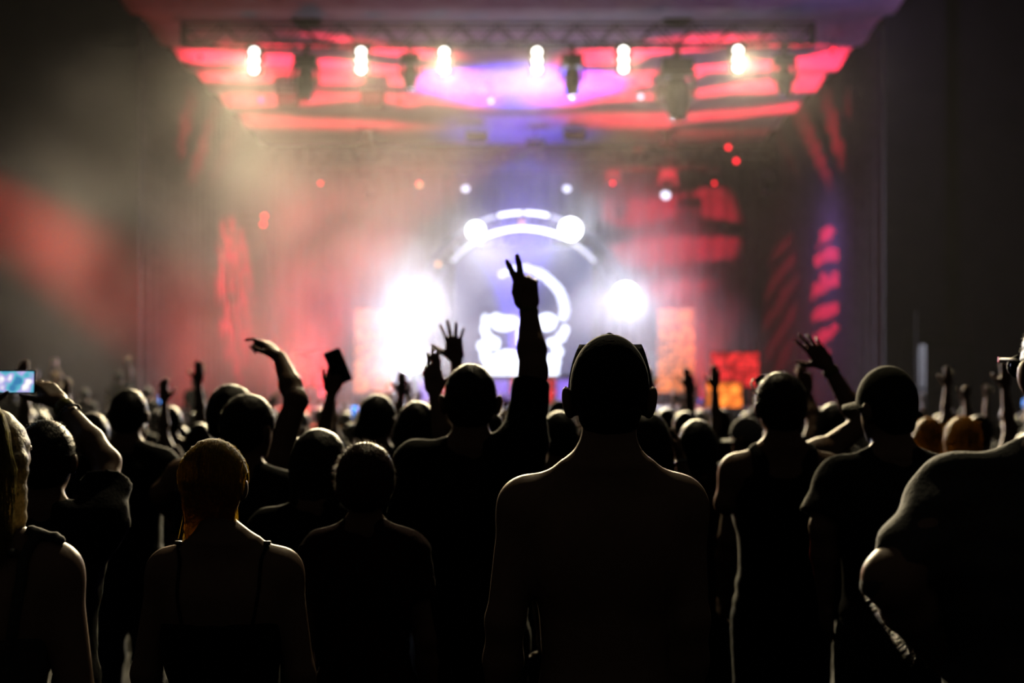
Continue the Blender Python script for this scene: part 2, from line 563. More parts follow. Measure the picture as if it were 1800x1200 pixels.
# bright round lamps: two on the arch, two on poles beside it, two low ones
for px, py, d, s, pw, lab, pole in ((836, 405, AD - 0.6, .30, 0.75, 'dazzling white lamp on the left shoulder of the arch', False),
                                    (1003, 403, AD - 0.6, .38, 1.4, 'dazzling white lamp on the right shoulder of the arch', False),
                                    (735, 528, AD - 1.5, .55, 1.5, 'biggest dazzling white lamp on a pole left of the arch', True),
                                    (1100, 520, AD - 1.5, .45, 1.0, 'dazzling white lamp on a pole right of the arch', True),
                                    (722, 632, AD - 3.8, .42, 1.5, 'low white lamp glowing in smoke left of the screen', True),
                                    (1120, 640, AD - 3.8, .2, 0.35, 'low white lamp glowing right of the screen', True)):
    p = W(px, py, d)
    base = Vector((p.x, p.y, STZ)) if pole else p
    r = tag(empty('stage_lamp', base), lab, 'stage lamp', 'dazzling lamps around the arch')
    c = p - base
    MB().lathe(c + Vector((0, 0.35, 0)), (0, -1, 0), [(0, 0.5 * s), (0.1, 0.8 * s), (0.28, s * 1.08), (0.33, s * 1.08)], 20).build('housing', M['black_metal'], r, True)
    MB().lathe(c + Vector((0, 0.03, 0)), (0, -1, 0), [(0, s), (0.03, s * 0.9), (0.06, s * 0.4)], 24).build('lens', M['lamp_cool'], r, True)
    y = MB()
    for sx in (-1, 1):
        y.box(c + Vector((sx * 1.14 * s, 0.2, -0.3 * s)), (0.04, 0.08, 1.0 * s))
    y.box(c + Vector((0, 0.2, -0.8 * s - 0.32 * s)), (2.36 * s, 0.08, 0.05))
    y.build('yoke', M['black_metal'], r)
    if not pole:
        u = (p - AC)
        u.y = 0
        u.normalize()
        e = Vector((AC.x, AD, AC.z)) + u * 3.585
        MB().tube(c + Vector((0, 0.3, 0)), e - p, 0.035, seg=8).build('bracket', M['black_metal'], r)
    if pole:
        MB().tube((0, 0.2, 0.02), c + Vector((0, 0.2, -1.1 * s)), 0.05, seg=8).build('pole', M['black_metal'], r)
        MB().lathe((0, 0.2, 0.0), (0, 0, 1), [(0, 0.4), (0.03, 0.4), (0.05, 0.1)], 16).build('foot', M['black_metal'], r)
    spot('arch_lamp_light', p + Vector((0, -0.2, 0)), p + Vector((0, -30, -7)), COOL, ARCH_W * pw, 88, 0.8, 0.2)


def screen_material():
    """white skull figure of soft blobs on a dim lavender ground, as shown on the big screen"""
    t = NT('screen_picture')
    tc = t.n('TexCoord')
    sp = t.n('SeparateXYZ')
    t.l(tc.outputs['Object'], sp.inputs[0])
    k = 49.0 / F
    ox, oz = SCR.x, SCR.z

    def blob(px, py, rx, ry, a=1.0):
        cx, cz = (px - 900) * k - ox, CAMZ + (HY - py) * k - oz
        dx = t.math('MULTIPLY', t.math('SUBTRACT', sp.outputs[0], cx), 1 / (rx * k))
        dz = t.math('MULTIPLY', t.math('SUBTRACT', sp.outputs[2], cz), 1 / (ry * k))
        r2 = t.math('ADD', t.math('MULTIPLY', dx, dx), t.math('MULTIPLY', dz, dz))
        return t.math('MULTIPLY', t.math('MULTIPLY', t.math('SUBTRACT', 1.25, r2), 4.0, clamp=True), a)
    L = []
    crown = [(883, 482), (893, 477), (904, 473), (915, 471), (926, 471), (937, 475), (948, 480), (958, 486), (967, 494), (976, 503), (983, 512), (988, 523), (991, 534), (993, 546), (990, 556)]
    for i, (x, y) in enumerate(crown):
        L.append(blob(x, y, 6 + (2 if i > 5 else 0), 5 + (2 if i > 5 else 0), 0.75))
    for q in ((872, 562, 11, 10), (885, 568, 20, 12), (900, 566, 11, 9), (961, 566, 16, 14), (853, 562, 5, 9), (852, 578, 6, 10), (857, 592, 7, 8), (868, 603, 10, 10),
              (846, 608, 6, 8), (853, 624, 8, 12), (864, 640, 12, 12), (993, 580, 6, 8), (986, 592, 8, 8), (972, 602, 10, 7), (980, 618, 9, 9), (974, 636, 10, 12),
              (917, 592, 7, 22), (892, 645, 32, 28), (935, 645, 34, 34), (965, 655, 16, 22), (905, 668, 34, 14)):
        L.append(blob(*q))
    s = L[0]
    for b in L[1:]:
        s = t.math('MAXIMUM', s, b)
    ns = t.n('TexNoise')
    ns.inputs['Scale'].default_value = 9
    t.l(tc.outputs['Object'], ns.inputs['Vector'])
    s = t.math('MULTIPLY', s, t.math('MULTIPLY_ADD', ns.outputs[0], 0.8, 0.6))
    mx = t.n('Mix', data_type='RGBA')
    mx.inputs['A'].default_value = (0.30, 0.34, 0.95, 1)
    mx.inputs['B'].default_value = (0.80, 0.86, 1.0, 1)
    t.l(s, mx.inputs['Factor'])
    e = t.n('Emission')
    t.l(mx.outputs['Result'], e.inputs[0])
    t.l(t.math('MULTIPLY_ADD', s, SCREEN_E, 0.22), e.inputs[1])
    t.l(e.outputs[0], t.out.inputs['Surface'])
    t.m.cycles.emission_sampling = 'NONE'
    return t.m


SCR = W(920, 690, 49.0)
scr = tag(empty('video_screen', (SCR.x, 49.0, STZ)), 'tall video screen with a white skull picture inside the arch', 'screen')
h = W(0, 430, 49).z - STZ
MB().box((0, 0.08, h / 2), (4.9, 0.12, h)).build('cabinet', M['black_metal'], scr)
face = MB().box((0, 0, h / 2 - (SCR.z - STZ)), (4.7, 0.04, h - 0.2)).build('display', screen_material(), scr)
face.location = (0, 0, SCR.z - STZ)

# booth in front of the screen
B0, B1 = W(735, 662, 45), W(1058, 662, 45)
booth = tag(empty('performer_booth', ((B0.x + B1.x) / 2, 45.0, STZ)), 'low wide black booth with red light panels before the screen', 'booth')
bw, bh = B1.x - B0.x, B0.z - STZ
MB().box((0, 0.4, bh / 2), (bw, 0.8, bh)).build('body', M['black_metal'], booth)
MB().box((0, 0.38, bh + 0.03), (bw + 0.1, 0.95, 0.06)).build('top', M['deck'], booth)
for i in range(8):
    MB().box((-bw / 2 + bw * (i + 0.5) / 8, -0.03, bh * 0.5), (bw / 8 - 0.06, 0.05, bh * 0.8)).build('light_panel', M['panel_red' if i % 3 else 'led_violet'], booth)


def led_panel(label, px0, py0, px1, py1, d, material, cols, rows):
    """a standing wall of square diode tiles in a frame, on the deck"""
    a, b = W(px0, py1, d), W(px1, py0, d)
    base = Vector(((a.x + b.x) / 2, d, STZ if d > 36.5 else gz(d)))
    r = tag(empty('diode_wall', base), label, 'light panel')
    w, z0, z1 = b.x - a.x, a.z - base.z, b.z - base.z
    fr = MB().box((0, 0.1, (z0 + z1) / 2), (w + 0.06, 0.1, z1 - z0 + 0.06))
    if z0 > 0.05:
        for sx in (-1, 1):
            fr.box((sx * w * 0.4, 0.1, z0 / 2), (0.08, 0.08, z0))
    fr.build('frame', M['black_metal'], r)
    for i in range(cols):
        for j in range(rows):
            MB().box((-w / 2 + w * (i + 0.5) / cols, 0.02, z0 + (z1 - z0) * (j + 0.5) / rows), (w / cols - 0.03, 0.06, (z1 - z0) / rows - 0.03)).build('tile', M[material], r)
    return r


led_panel('tall orange diode panel right of the arch', 1155, 542, 1221, 690, 47, 'panel_orange', 2, 5)
led_panel('tall orange diode panel left of the arch, hazed by smoke', 622, 542, 690, 690, 47, 'panel_orange', 2, 5)
led_panel('wide red diode panel at stage right', 1250, 619, 1334, 680, 42, 'panel_red', 3, 2)
led_panel('wide red diode panel at stage left in smoke', 515, 618, 602, 680, 42, 'panel_red', 3, 2)
led_panel('small fiery orange diode panel at the right stage front', 1242, 672, 1304, 716, 35.2, 'panel_fire', 3, 2)

# red strips on a leaning rig at the upper left and single coloured lamps high up
for px, py, d, mt, lab in ((350, 101, 37, 'led_red', 'tiny red lamp at the far left end of the front truss'), (1465, 90, 37, 'led_red', 'tiny red lamp at the upper right of the stage'),
                           (1280, 259, 49.5, 'led_red', 'small red lamp on top of the rear truss at right'), (1294, 283, 49.1, 'led_red', 'small red lamp under the rear truss at right'),
                           (465, 380, 46, 'led_red', 'upper red lamp of the pair on the left drape'), (463, 394, 46, 'led_red', 'lower red lamp of the pair on the left drape'),
                           (459, 176, 43, 'led_violet', 'faint violet lamp under the ceiling at left'), (702, 178, 43, 'panel_red', 'pink lamp under the ceiling left of the blue wash'),
                           (863, 178, 43, 'strip_dim', 'pale lamp in the blue wash of the ceiling'), (1126, 170, 43, 'strip_dim', 'pale violet lamp right of the blue wash'),
                           (1381, 166, 43, 'led_violet', 'faint violet lamp under the ceiling at right')):
    p = W(px, py, d)
    r = tag(empty('marker_lamp', p), lab, 'lamp', 'small coloured lamps of the rig')
    MB().lathe((0, 0.02, 0), (0, -1, 0), [(0, 0.06), (0.04, 0.075), (0.1, 0.05)], 12).build('bulb', M[mt], r, True)
    b = MB().lathe((0, 0.12, 0), (0, -1, 0), [(0, 0.05), (0.1, 0.09)], 12)
    if p.z > 8.6:
        b.tube((0, 0.08, 0), (0, 0.08, ceil_z(d + 0.08) - p.z - 0.01), 0.012, seg=5)
    elif abs(p.x) > 6:
        b.tube((0, 0.08, 0), (math.copysign(9.3, p.x) - p.x, 0.08, 0), 0.02, seg=5)
    b.build('holder', M['black_metal'], r)

# speaker stack by the right pier
r = tag(empty('speaker_stack', (10.2, 33.6, gz(33.6))), 'dark speaker stack before the right pier', 'speaker')
for k in range(3):
    c = MB().box((0, 0, 0.55 + 1.08 * k), (1.1, 0.8, 1.02)).build('cabinet', M['black_metal'], r)
    MB().box((0, -0.42, 0.55 + 1.08 * k), (0.98, 0.03, 0.9)).build('grille', M['venue_wall'], c)
MB().box((-0.62, 0, 2.0), (0.06, 0.06, 4.0)).box((0.62, 0, 2.0), (0.06, 0.06, 4.0)).box((0, 0, 3.6), (1.3, 0.06, 0.06)).build('scaffold', M['venue_wall'], r)

# ------------------------------------------------------------------ washes
for sg, nm in ((-1, 'left'), (1, 'right')):
    o = spot('red_slide_' + nm, (sg * 4.6, 34.4, 1.5), (sg * 5.6, 42.0, CEIL), RED, CEIL_W, 50, 0.5, 0.03)
    gobo(o, 3.0, 6.2, 1.2, 0.53, 0.60, 3 if sg < 0 else 8, rot=-sg * 0.22, warp=1.5)
spot('blue_wash', (0.2, 43, 2.6), (0.2, 43.2, CEIL), BLUE, BLUE_W, 46, 1.0, 0.2)
spot('blue_wash', (0.2, 49.5, 6.6), (0.2, 50.5, CEIL), BLUE, BLUE_W * 0.03, 80, 1.0, 0.2)
o = spot('red_slide_right_wall', (-3.0, 38, 10.3), (9.4, 42.4, 4.8), RED, GOBO_W, 15, 0.15, 0.02)
gobo(o, 9, 22, 0.8, 0.52, 0.56, 5, rot=0.25)
o = spot('red_slide_right_rear', (-3.0, 40, 10.3), (9.4, 49.5, 4.6), RED, GOBO_W * 0.2, 20, 0.6, 0.15)
gobo(o, 9, 16, 0.8, 0.45, 0.7, 9)
o = spot('red_slide_left_wall', (3.0, 38, 10.3), (-9.4, 48, 5.0), RED, GOBO_W * 2.2, 19, 0.4, 0.03)
gobo(o, 11, 34, 0.8, 0.52, 0.60, 2, rot=1.3)
o = spot('red_slide_back', (2.0, 38, 10.2), (5.9, 54, 8.0), RED, GOBO_W * 0.9, 19, 0.4, 0.03)
gobo(o, 5, 10, 0.9, 0.50, 0.58, 4, rot=-0.2)
moving_head((-20.5, 35.2, 11.2), (-5.6, 31, 2.2), 1.3, 'moving spotlight high on the outer left wall throwing the red beam', 'led_red')
spot('red_beam', (-20.0, 34.9, 10.4), (-5.6, 31, 2.2), (1.0, 0.05, 0.045), BEAM_W, 14, 1.0, 0.1)
spot('warm_smoke_wash', (3.2, 37.5, 9.8), (-6.8, 31, 5.0), (1.0, 0.72, 0.5), SMOKE_W, 46, 1.0, 0.2)  # bare spot without a fixture, added to brighten the left smoke
point('violet_wash', (7.6, 31, 9.6), (0.5, 0.28, 0.9), VIOLET_W, 0.4)
point('violet_wash', (7.6, 41.5, 6.0), (0.5, 0.26, 0.9), VIOLET_W * 1.2, 0.4)
spot('violet_ceiling_wash', (0.2, 37.6, 1.8), (0.2, 40.5, CEIL), (0.5, 0.25, 0.9), VIOLET_W * 5, 110, 1.0, 0.3)
point('red_floor_wash', (-6.4, 41, 2.4), (1.0, 0.10, 0.07), 1300, 0.3)
truss('lighting_truss', -5.0, 5.0, 10.6, 8.9, 0.4, 'added unseen box truss high above the audience with one warm downlight')  # unseen truss and lamp, added as source of the soft light on shoulders
moving_head((0.5, 10.4, 8.9 - 0.236 - 0.27), (0.2, 4.5, 1.2), 1.0, 'added unseen warm spotlight on the truss above the audience', 'lamp_white')
spot('added_audience_light', (0.47, 10.15, 7.72), (0.2, 4.4, 1.2), WARM, AUD_W, 62, 0.8, 0.12)
point('red_floor_wash', (5.9, 45, 2.2), (1.0, 0.10, 0.07), 250, 0.3)


# ------------------------------------------------------------------ smoke and haze
def haze_material():
    t = NT('haze')
    tc = t.n('TexCoord')
    P = tc.outputs['Object']

    def blob(c, r, a):
        s1 = t.n('VectorMath', operation='SUBTRACT')
        t.l(P, s1.inputs[0])
        s1.inputs[1].default_value = c
        s2 = t.n('VectorMath', operation='DIVIDE')
        t.l(s1.outputs[0], s2.inputs[0])
        s2.inputs[1].default_value = r
        ln = t.n('VectorMath', operation='LENGTH')
        t.l(s2.outputs[0], ln.inputs[0])
        f = t.math('SUBTRACT', 1.0, t.math('MULTIPLY', ln.outputs['Value'], ln.outputs['Value']), clamp=True)
        return t.math('MULTIPLY', f, a)
    s = None
    for b in HAZE_BLOBS:
        v = blob(*b)
        s = v if s is None else t.math('ADD', s, v)
    ns = t.n('TexNoise')
    ns.inputs['Scale'].default_value = 0.36
    ns.inputs['Detail'].default_value = 1.5
    ns.inputs['Distortion'].default_value = 0.0
    t.l(P, ns.inputs['Vector'])
    mr = t.n('MapRange')
    mr.inputs['From Min'].default_value, mr.inputs['From Max'].default_value = 0.40, 0.66
    mr.inputs['To Min'].default_value, mr.inputs['To Max'].default_value = 0.05, 1.25
    t.l(ns.outputs[0], mr.inputs['Value'])
    dens = t.math('ADD', t.math('MULTIPLY', s, mr.outputs[0]), HAZE_BASE)
    v = t.n('VolumeScatter')
    v.inputs['Color'].default_value = (0.95, 0.93, 0.92, 1)
    v.inputs['Anisotropy'].default_value = 0.35
    t.l(dens, v.inputs['Density'])
    t.l(v.outputs[0], t.out.inputs['Volume'])
    return t.m


hz = MB().box((-1.0, 33.6, 5.6), (32, 40.6, 12.6)).build('stage_haze', haze_material())
tag(hz, 'drifting smoke and haze filling the stage and the air before it', 'haze', kind='stuff')

# ------------------------------------------------------------------ bodies: smooth solids meshed on a grid
def rot_from(z, hint=(0, 1, 0)):
    """matrix whose third column is z and whose second is close to hint"""
    z = np.array(z, float)
    z /= np.linalg.norm(z)
    y = np.array(hint, float)
    y = y - z * y.dot(z)
    if np.linalg.norm(y) < 1e-5:
        y = np.array((1.0, 0, 0)) - z * z[0]
    y /= np.linalg.norm(y)
    x = np.cross(y, z)
    return np.stack([x, y, z], 1)


class Solid:
    def __init__(s):
        s.p = []            # (lo, hi, fn, k, op)
        s.planes = []       # kept side: n.p <= c

    def _add(s, lo, hi, fn, k, op='add'):
        s.p.append((np.array(lo, float), np.array(hi, float), fn, k, op))

    def cap(s, a, b, ra, rb=None, k=0.02, op='add', flat=False):
        rb = ra if rb is None else rb
        a, b = np.array(a, float), np.array(b, float)
        ba = b - a
        L2 = max(ba.dot(ba), 1e-9)
        L = math.sqrt(L2)

        def fn(X, Y, Z):
            px, py, pz = X - a[0], Y - a[1], Z - a[2]
            t0 = (px * ba[0] + py * ba[1] + pz * ba[2]) / L2
            t = np.clip(t0, 0, 1)
            d = np.sqrt((px - ba[0] * t) ** 2 + (py - ba[1] * t) ** 2 + (pz - ba[2] * t) ** 2) - (ra + (rb - ra) * t)
            if flat:
                d = np.maximum(d, (t0 - 1) * L)
            return d
        r = max(ra, rb)
        s._add(np.minimum(a, b) - r, np.maximum(a, b) + r, fn, k, op)
        return s

    def ell(s, c, r, k=0.02, R=None, op='add'):
        c, r = np.array(c, float), np.array(r, float)

        def fn(X, Y, Z):
            x, y, z = X - c[0], Y - c[1], Z - c[2]
            if R is not None:
                x, y, z = (R[0, 0] * x + R[1, 0] * y + R[2, 0] * z, R[0, 1] * x + R[1, 1] * y + R[2, 1] * z, R[0, 2] * x + R[1, 2] * y + R[2, 2] * z)
            k0 = np.sqrt((x / r[0]) ** 2 + (y / r[1]) ** 2 + (z / r[2]) ** 2)
            k1 = np.sqrt((x / r[0] ** 2) ** 2 + (y / r[1] ** 2) ** 2 + (z / r[2] ** 2) ** 2)
            return k0 * (k0 - 1) / np.maximum(k1, 1e-6)
        m_ = r if R is None else np.full(3, r.max())
        s._add(c - m_, c + m_, fn, k, op)
        return s

    def box(s, c, h, rad, k=0.01, R=None, op='add'):
        c, h = np.array(c, float), np.array(h, float)

        def fn(X, Y, Z):
            x, y, z = X - c[0], Y - c[1], Z - c[2]
            if R is not None:
                x, y, z = (R[0, 0] * x + R[1, 0] * y + R[2, 0] * z, R[0, 1] * x + R[1, 1] * y + R[2, 1] * z, R[0, 2] * x + R[1, 2] * y + R[2, 2] * z)
            qx, qy, qz = np.abs(x) - h[0] + rad, np.abs(y) - h[1] + rad, np.abs(z) - h[2] + rad
            return np.sqrt(np.maximum(qx, 0) ** 2 + np.maximum(qy, 0) ** 2 + np.maximum(qz, 0) ** 2) + np.minimum(np.maximum(qx, np.maximum(qy, qz)), 0) - rad
        e = np.full(3, np.linalg.norm(h))
        s._add(c - e, c + e, fn, k, op)
        return s

    def loft(s, sec, k=0.03, n=2.4):
        """upright trunk: sections (z, rx, ry, cx, cy)"""
        sec = np.array(sec, float)
        zz = np.linspace(sec[0, 0], sec[-1, 0], 80)
        # smooth interpolation of the sections
        cols = []
        for c in range(1, 5):
            v = np.interp(zz, sec[:, 0], sec[:, c])
            for _ in range(6):
                v[1:-1] = 0.25 * v[:-2] + 0.5 * v[1:-1] + 0.25 * v[2:]
            cols.append(v)

        def fn(X, Y, Z):
            rx, ry, cx, cy = (np.interp(Z, zz, c) for c in cols)
            q = (np.abs((X - cx) / rx) ** n + np.abs((Y - cy) / ry) ** n) ** (1 / n)
            d = (q - 1) * np.minimum(rx, ry)
            return np.maximum(np.maximum(d, Z - zz[-1]), zz[0] - Z)
        rx, ry = sec[:, 1].max(), sec[:, 2].max()
        s._add((sec[:, 3].min() - rx, sec[:, 4].min() - ry, zz[0]), (sec[:, 3].max() + rx, sec[:, 4].max() + ry, zz[-1]), fn, k)
        return s

    def at(s, P):
        X, Y, Z = P[:, 0], P[:, 1], P[:, 2]
        D = np.full(len(P), 0.25)
        for lo, hi, fn, k, op in s.p:
            d = fn(X, Y, Z)
            if op == 'add':
                hh = np.maximum(k - np.abs(D - d), 0)
                D = np.minimum(D, d) - hh * hh / (4 * max(k, 1e-6))
            else:
                hh = np.maximum(k - np.abs(D + d), 0)
                D = np.maximum(D, -d) + hh * hh / (4 * max(k, 1e-6))
        return D

    def push(s, pts, off):
        """lay points on the surface, off metres proud of it"""
        P = np.array(pts, float)
        for _ in range(12):
            D = s.at(P)
            G = np.stack([s.at(P + e) - s.at(P - e) for e in np.eye(3) * 0.002], 1)
            G /= np.maximum(np.linalg.norm(G, axis=1), 1e-9)[:, None]
            P = P - G * np.clip(D - off, -0.03, 0.03)[:, None]
        return P

    def cut(s, n, c):
        n = np.array(n, float)
        s.planes.append((n / np.linalg.norm(n), c))
        return s

    def mesh(s, h, wrinkle=0.0, wf=55.0):
        adds = [p for p in s.p if p[4] == 'add']
        lo = np.min([p[0] for p in adds], 0) - 3 * h - wrinkle
        hi = np.max([p[1] for p in adds], 0) + 3 * h + wrinkle
        nn = np.ceil((hi - lo) / h).astype(int) + 1
        ax = [(lo[i] + h * np.arange(nn[i])).astype(np.float32) for i in range(3)]
        D = np.full(nn, 0.25, np.float32)
        for plo, phi, fn, k, op in s.p:
            e = k + 3 * h
            i0 = np.maximum(np.floor((plo - e - lo) / h).astype(int), 0)
            i1 = np.minimum(np.ceil((phi + e - lo) / h).astype(int) + 1, nn)
            if (i1 <= i0).any():
                continue
            sl = tuple(slice(i0[i], i1[i]) for i in range(3))
            X, Y, Z = ax[0][sl[0]][:, None, None], ax[1][sl[1]][None, :, None], ax[2][sl[2]][None, None, :]
            d = fn(X, Y, Z).astype(np.float32)
            b = D[sl]
            if op == 'add':
                hh = np.maximum(k - np.abs(b - d), 0)
                D[sl] = np.minimum(b, d) - hh * hh / (4 * max(k, 1e-6))
            else:
                hh = np.maximum(k - np.abs(b + d), 0)
                D[sl] = np.maximum(b, -d) + hh * hh / (4 * max(k, 1e-6))
        X, Y, Z = ax[0][:, None, None], ax[1][None, :, None], ax[2][None, None, :]
        if wrinkle:
            D += wrinkle * (np.sin(wf * Z + 9 * np.sin(7 * X) + 5 * Y) * np.sin(wf * 0.6 * X + 11 * np.sin(5 * Z + 2)) + 0.6 * np.sin(wf * 0.5 * (X + Z) + 4 * np.sin(13 * Z)))
        for n, c in s.planes:
            np.maximum(D, n[0] * X + n[1] * Y + n[2] * Z - c, out=D)
        return nets(D, lo, h)


CORN = [(i, j, k) for i in (0, 1) for j in (0, 1) for k in (0, 1)]
EDGES = [(a, b) for a in range(8) for b in range(a + 1, 8) if sum(abs(CORN[a][i] - CORN[b][i]) for i in range(3)) == 1]


def nets(D, lo, h):
    S = D < 0
    cnt = np.zeros(tuple(n - 1 for n in D.shape), np.uint8)
    for i, j, k in CORN:
        cnt += S[i:D.shape[0] - 1 + i, j:D.shape[1] - 1 + j, k:D.shape[2] - 1 + k]
    act = np.argwhere((cnt > 0) & (cnt < 8))
    if len(act) == 0:
        return np.zeros((0, 3)), np.zeros((0, 4), int)
    vals = np.stack([D[act[:, 0] + i, act[:, 1] + j, act[:, 2] + k] for i, j, k in CORN], 1)
    pos, num = np.zeros((len(act), 3)), np.zeros(len(act))
    for a, b in EDGES:
        va, vb = vals[:, a], vals[:, b]
        x = (va < 0) != (vb < 0)
        t = va[x] / (va[x] - vb[x])
        pos[x] += np.array(CORN[a]) + t[:, None] * (np.array(CORN[b]) - np.array(CORN[a]))
        num[x] += 1
    verts = (act + pos / num[:, None]) * h + lo
    vid = np.full(cnt.shape, -1, np.int32)
    vid[act[:, 0], act[:, 1], act[:, 2]] = np.arange(len(act))
    faces = []
    for ax in range(3):
        o1, o2 = [(1, 2), (2, 0), (0, 1)][ax]
        sl0 = [slice(1, -1)] * 3
        sl1 = [slice(1, -1)] * 3
        sl0[ax], sl1[ax] = slice(0, -1), slice(1, None)
        A, B = S[tuple(sl0)], S[tuple(sl1)]
        for sgn in (0, 1):
            e = np.argwhere((A & ~B) if sgn == 0 else (~A & B))
            if len(e) == 0:
                continue
            e = e.copy()
            e[:, o1] += 1
            e[:, o2] += 1

            def c(d1, d2):
                q = e.copy()
                q[:, o1] += d1
                q[:, o2] += d2
                return vid[q[:, 0], q[:, 1], q[:, 2]]
            f = np.stack([c(-1, -1), c(0, -1), c(0, 0), c(-1, 0)], 1)
            faces.append(f if sgn == 0 else f[:, ::-1])
    return verts, np.concatenate(faces)


def np_mesh(name, v, f, mats, mi=None):
    me = bpy.data.meshes.new(name)
    n, q = len(v), len(f)
    me.vertices.add(n)
    me.vertices.foreach_set('co', np.asarray(v, np.float32).ravel())
    me.loops.add(4 * q)
    me.loops.foreach_set('vertex_index', np.asarray(f, np.int32).ravel())
    me.polygons.add(q)
    me.polygons.foreach_set('loop_start', np.arange(q, dtype=np.int32) * 4)
    me.polygons.foreach_set('use_smooth', np.ones(q, bool))
    for m_ in mats:
        me.materials.append(m_)
    if mi is not None:
        me.polygons.foreach_set('material_index', np.asarray(mi, np.int32))
    me.update(calc_edges=True)
    me.validate()
    return me


SKINS = [mat('skin_fair', (0.62, 0.42, 0.32), 0.5, scale=60, vary=0.06, bump=0.05),
         mat('skin_tan', (0.48, 0.30, 0.21), 0.5, scale=60, vary=0.06, bump=0.05),
         mat('skin_deep', (0.24, 0.14, 0.09), 0.45, scale=60, vary=0.06, bump=0.05)]
CLOTH = {k: mat('cloth_' + k, c, 0.9, scale=90, vary=0.15, bump=0.25, sheen=0.15) for k, c in {
    'black': (0.012, 0.012, 0.013), 'charcoal': (0.04, 0.04, 0.043), 'navy': (0.016, 0.02, 0.045), 'olive': (0.05, 0.052, 0.03),
    'grey': (0.16, 0.17, 0.18), 'maroon': (0.07, 0.015, 0.02), 'white': (0.5, 0.5, 0.5), 'denim': (0.03, 0.045, 0.09), 'brown': (0.06, 0.04, 0.03)}.items()}
HAIR = {k: mat('hair_' + k, c, 0.42, scale=140, vary=0.4, bump=0.35, sheen=0.2) for k, c in {
    'dark': (0.014, 0.01, 0.008), 'brown': (0.05, 0.028, 0.015), 'golden': (0.75, 0.43, 0.10), 'blonde': (0.62, 0.50, 0.27), 'auburn': (0.10, 0.03, 0.02), 'gold_strand': (0.95, 0.58, 0.14), 'blonde_strand': (0.85, 0.70, 0.40)}.items()}
for k_ in ('golden', 'blonde', 'gold_strand', 'blonde_strand'):                     # fair hair lets light through
    mt_ = HAIR[k_]
    nt_ = mt_.node_tree
    bs_ = [n for n in nt_.nodes if n.type == 'BSDF_PRINCIPLED'][0]
    out_ = [n for n in nt_.nodes if n.type == 'OUTPUT_MATERIAL'][0]
    tr_ = nt_.nodes.new('ShaderNodeBsdfTranslucent')
    nt_.links.new(bs_.inputs['Base Color'].links[0].from_socket, tr_.inputs['Color'])
    mx_ = nt_.nodes.new('ShaderNodeMixShader')
    mx_.inputs[0].default_value = 0.7 if 'strand' in k_ else 0.55
    nt_.links.new(bs_.outputs[0], mx_.inputs[1])
    nt_.links.new(tr_.outputs[0], mx_.inputs[2])
    nt_.links.new(mx_.outputs[0], out_.inputs['Surface'])
EYE = mat('eye', (0.6, 0.6, 0.58), 0.15, scale=5, vary=0.05, bump=0)


def V(*a):
    return np.array(a, float)


def unit(v):
    v = np.array(v, float)
    return v / max(np.linalg.norm(v), 1e-9)


def hand(S, wrist, f, n, side, curl=(0.15,) * 4, spread=0.5, thumb=0.6, thick=1.0, size=1.0):
    """palm, four fingers and a thumb. f: along the fingers, n: where the palm faces, side: -1 left, 1 right hand"""
    f = unit(f)
    n = unit(np.array(n, float) - f * np.dot(n, f))
    t = np.cross(f, n) * side          # towards the thumb
    z = size
    R = np.stack([t, n, f], 1)
    S.box(wrist + f * 0.044 * z, V(0.040, 0.015 * min(thick, 1.15), 0.044) * z, 0.014 * z, 0.02, R)
    S.ell(wrist + f * 0.035 * z + t * 0.022 * z + n * 0.008, V(0.02, 0.016, 0.032) * z, 0.015, R)
    for i, (off, ln, r) in enumerate(((0.030, 0.076, .0092), (0.0105, 0.084, .0095), (-0.010, 0.078, .0092), (-0.0285, 0.061, .0082))):
        a = spread * (0.20, 0.05, -0.10, -0.26)[i]
        d = unit(f * math.cos(a) + t * math.sin(a))
        p = wrist + (f * (0.094, 0.097, 0.091, 0.080)[i] + t * off) * z
        r *= thick * z
        ang = 0.0
        S_prev = wrist + (f * 0.05 + t * off * 0.8) * z
        S.cap(S_prev, p, r * 1.1, r * 1.1, 0.008)
        for sgm, (frac, bend) in enumerate(((0.45, 1.15), (0.31, 1.65), (0.24, 1.0))):
            ang += curl[i] * bend
            q = p + (d * math.cos(ang) + n * math.sin(ang)) * ln * frac * z
            S.cap(p, q, r * (1 - 0.06 * sgm), r * (0.94 - 0.08 * sgm), 0.005)
            p = q
    b = wrist + (f * 0.022 + t * 0.028 + n * 0.006) * z
    d1 = unit(f * (1 - 0.55 * thumb) + t * (0.25 + 0.75 * thumb) + n * (0.35 * (1 - thumb) + 0.1))
    q = b + d1 * 0.042 * z
    S.cap(b, q, 0.0135 * thick * z, 0.0115 * thick * z, 0.012)
    d2 = unit(d1 + f * 0.25 - t * 0.35 * (1 - thumb))
    q2 = q + d2 * 0.03 * z
    S.cap(q, q2, 0.0115 * thick * z, 0.010 * thick * z, 0.005)
    S.cap(q2, q2 + unit(d2 + f * 0.1 - t * 0.3 * (1 - thumb)) * 0.024 * z, 0.010 * thick * z, 0.008 * thick * z, 0.005)


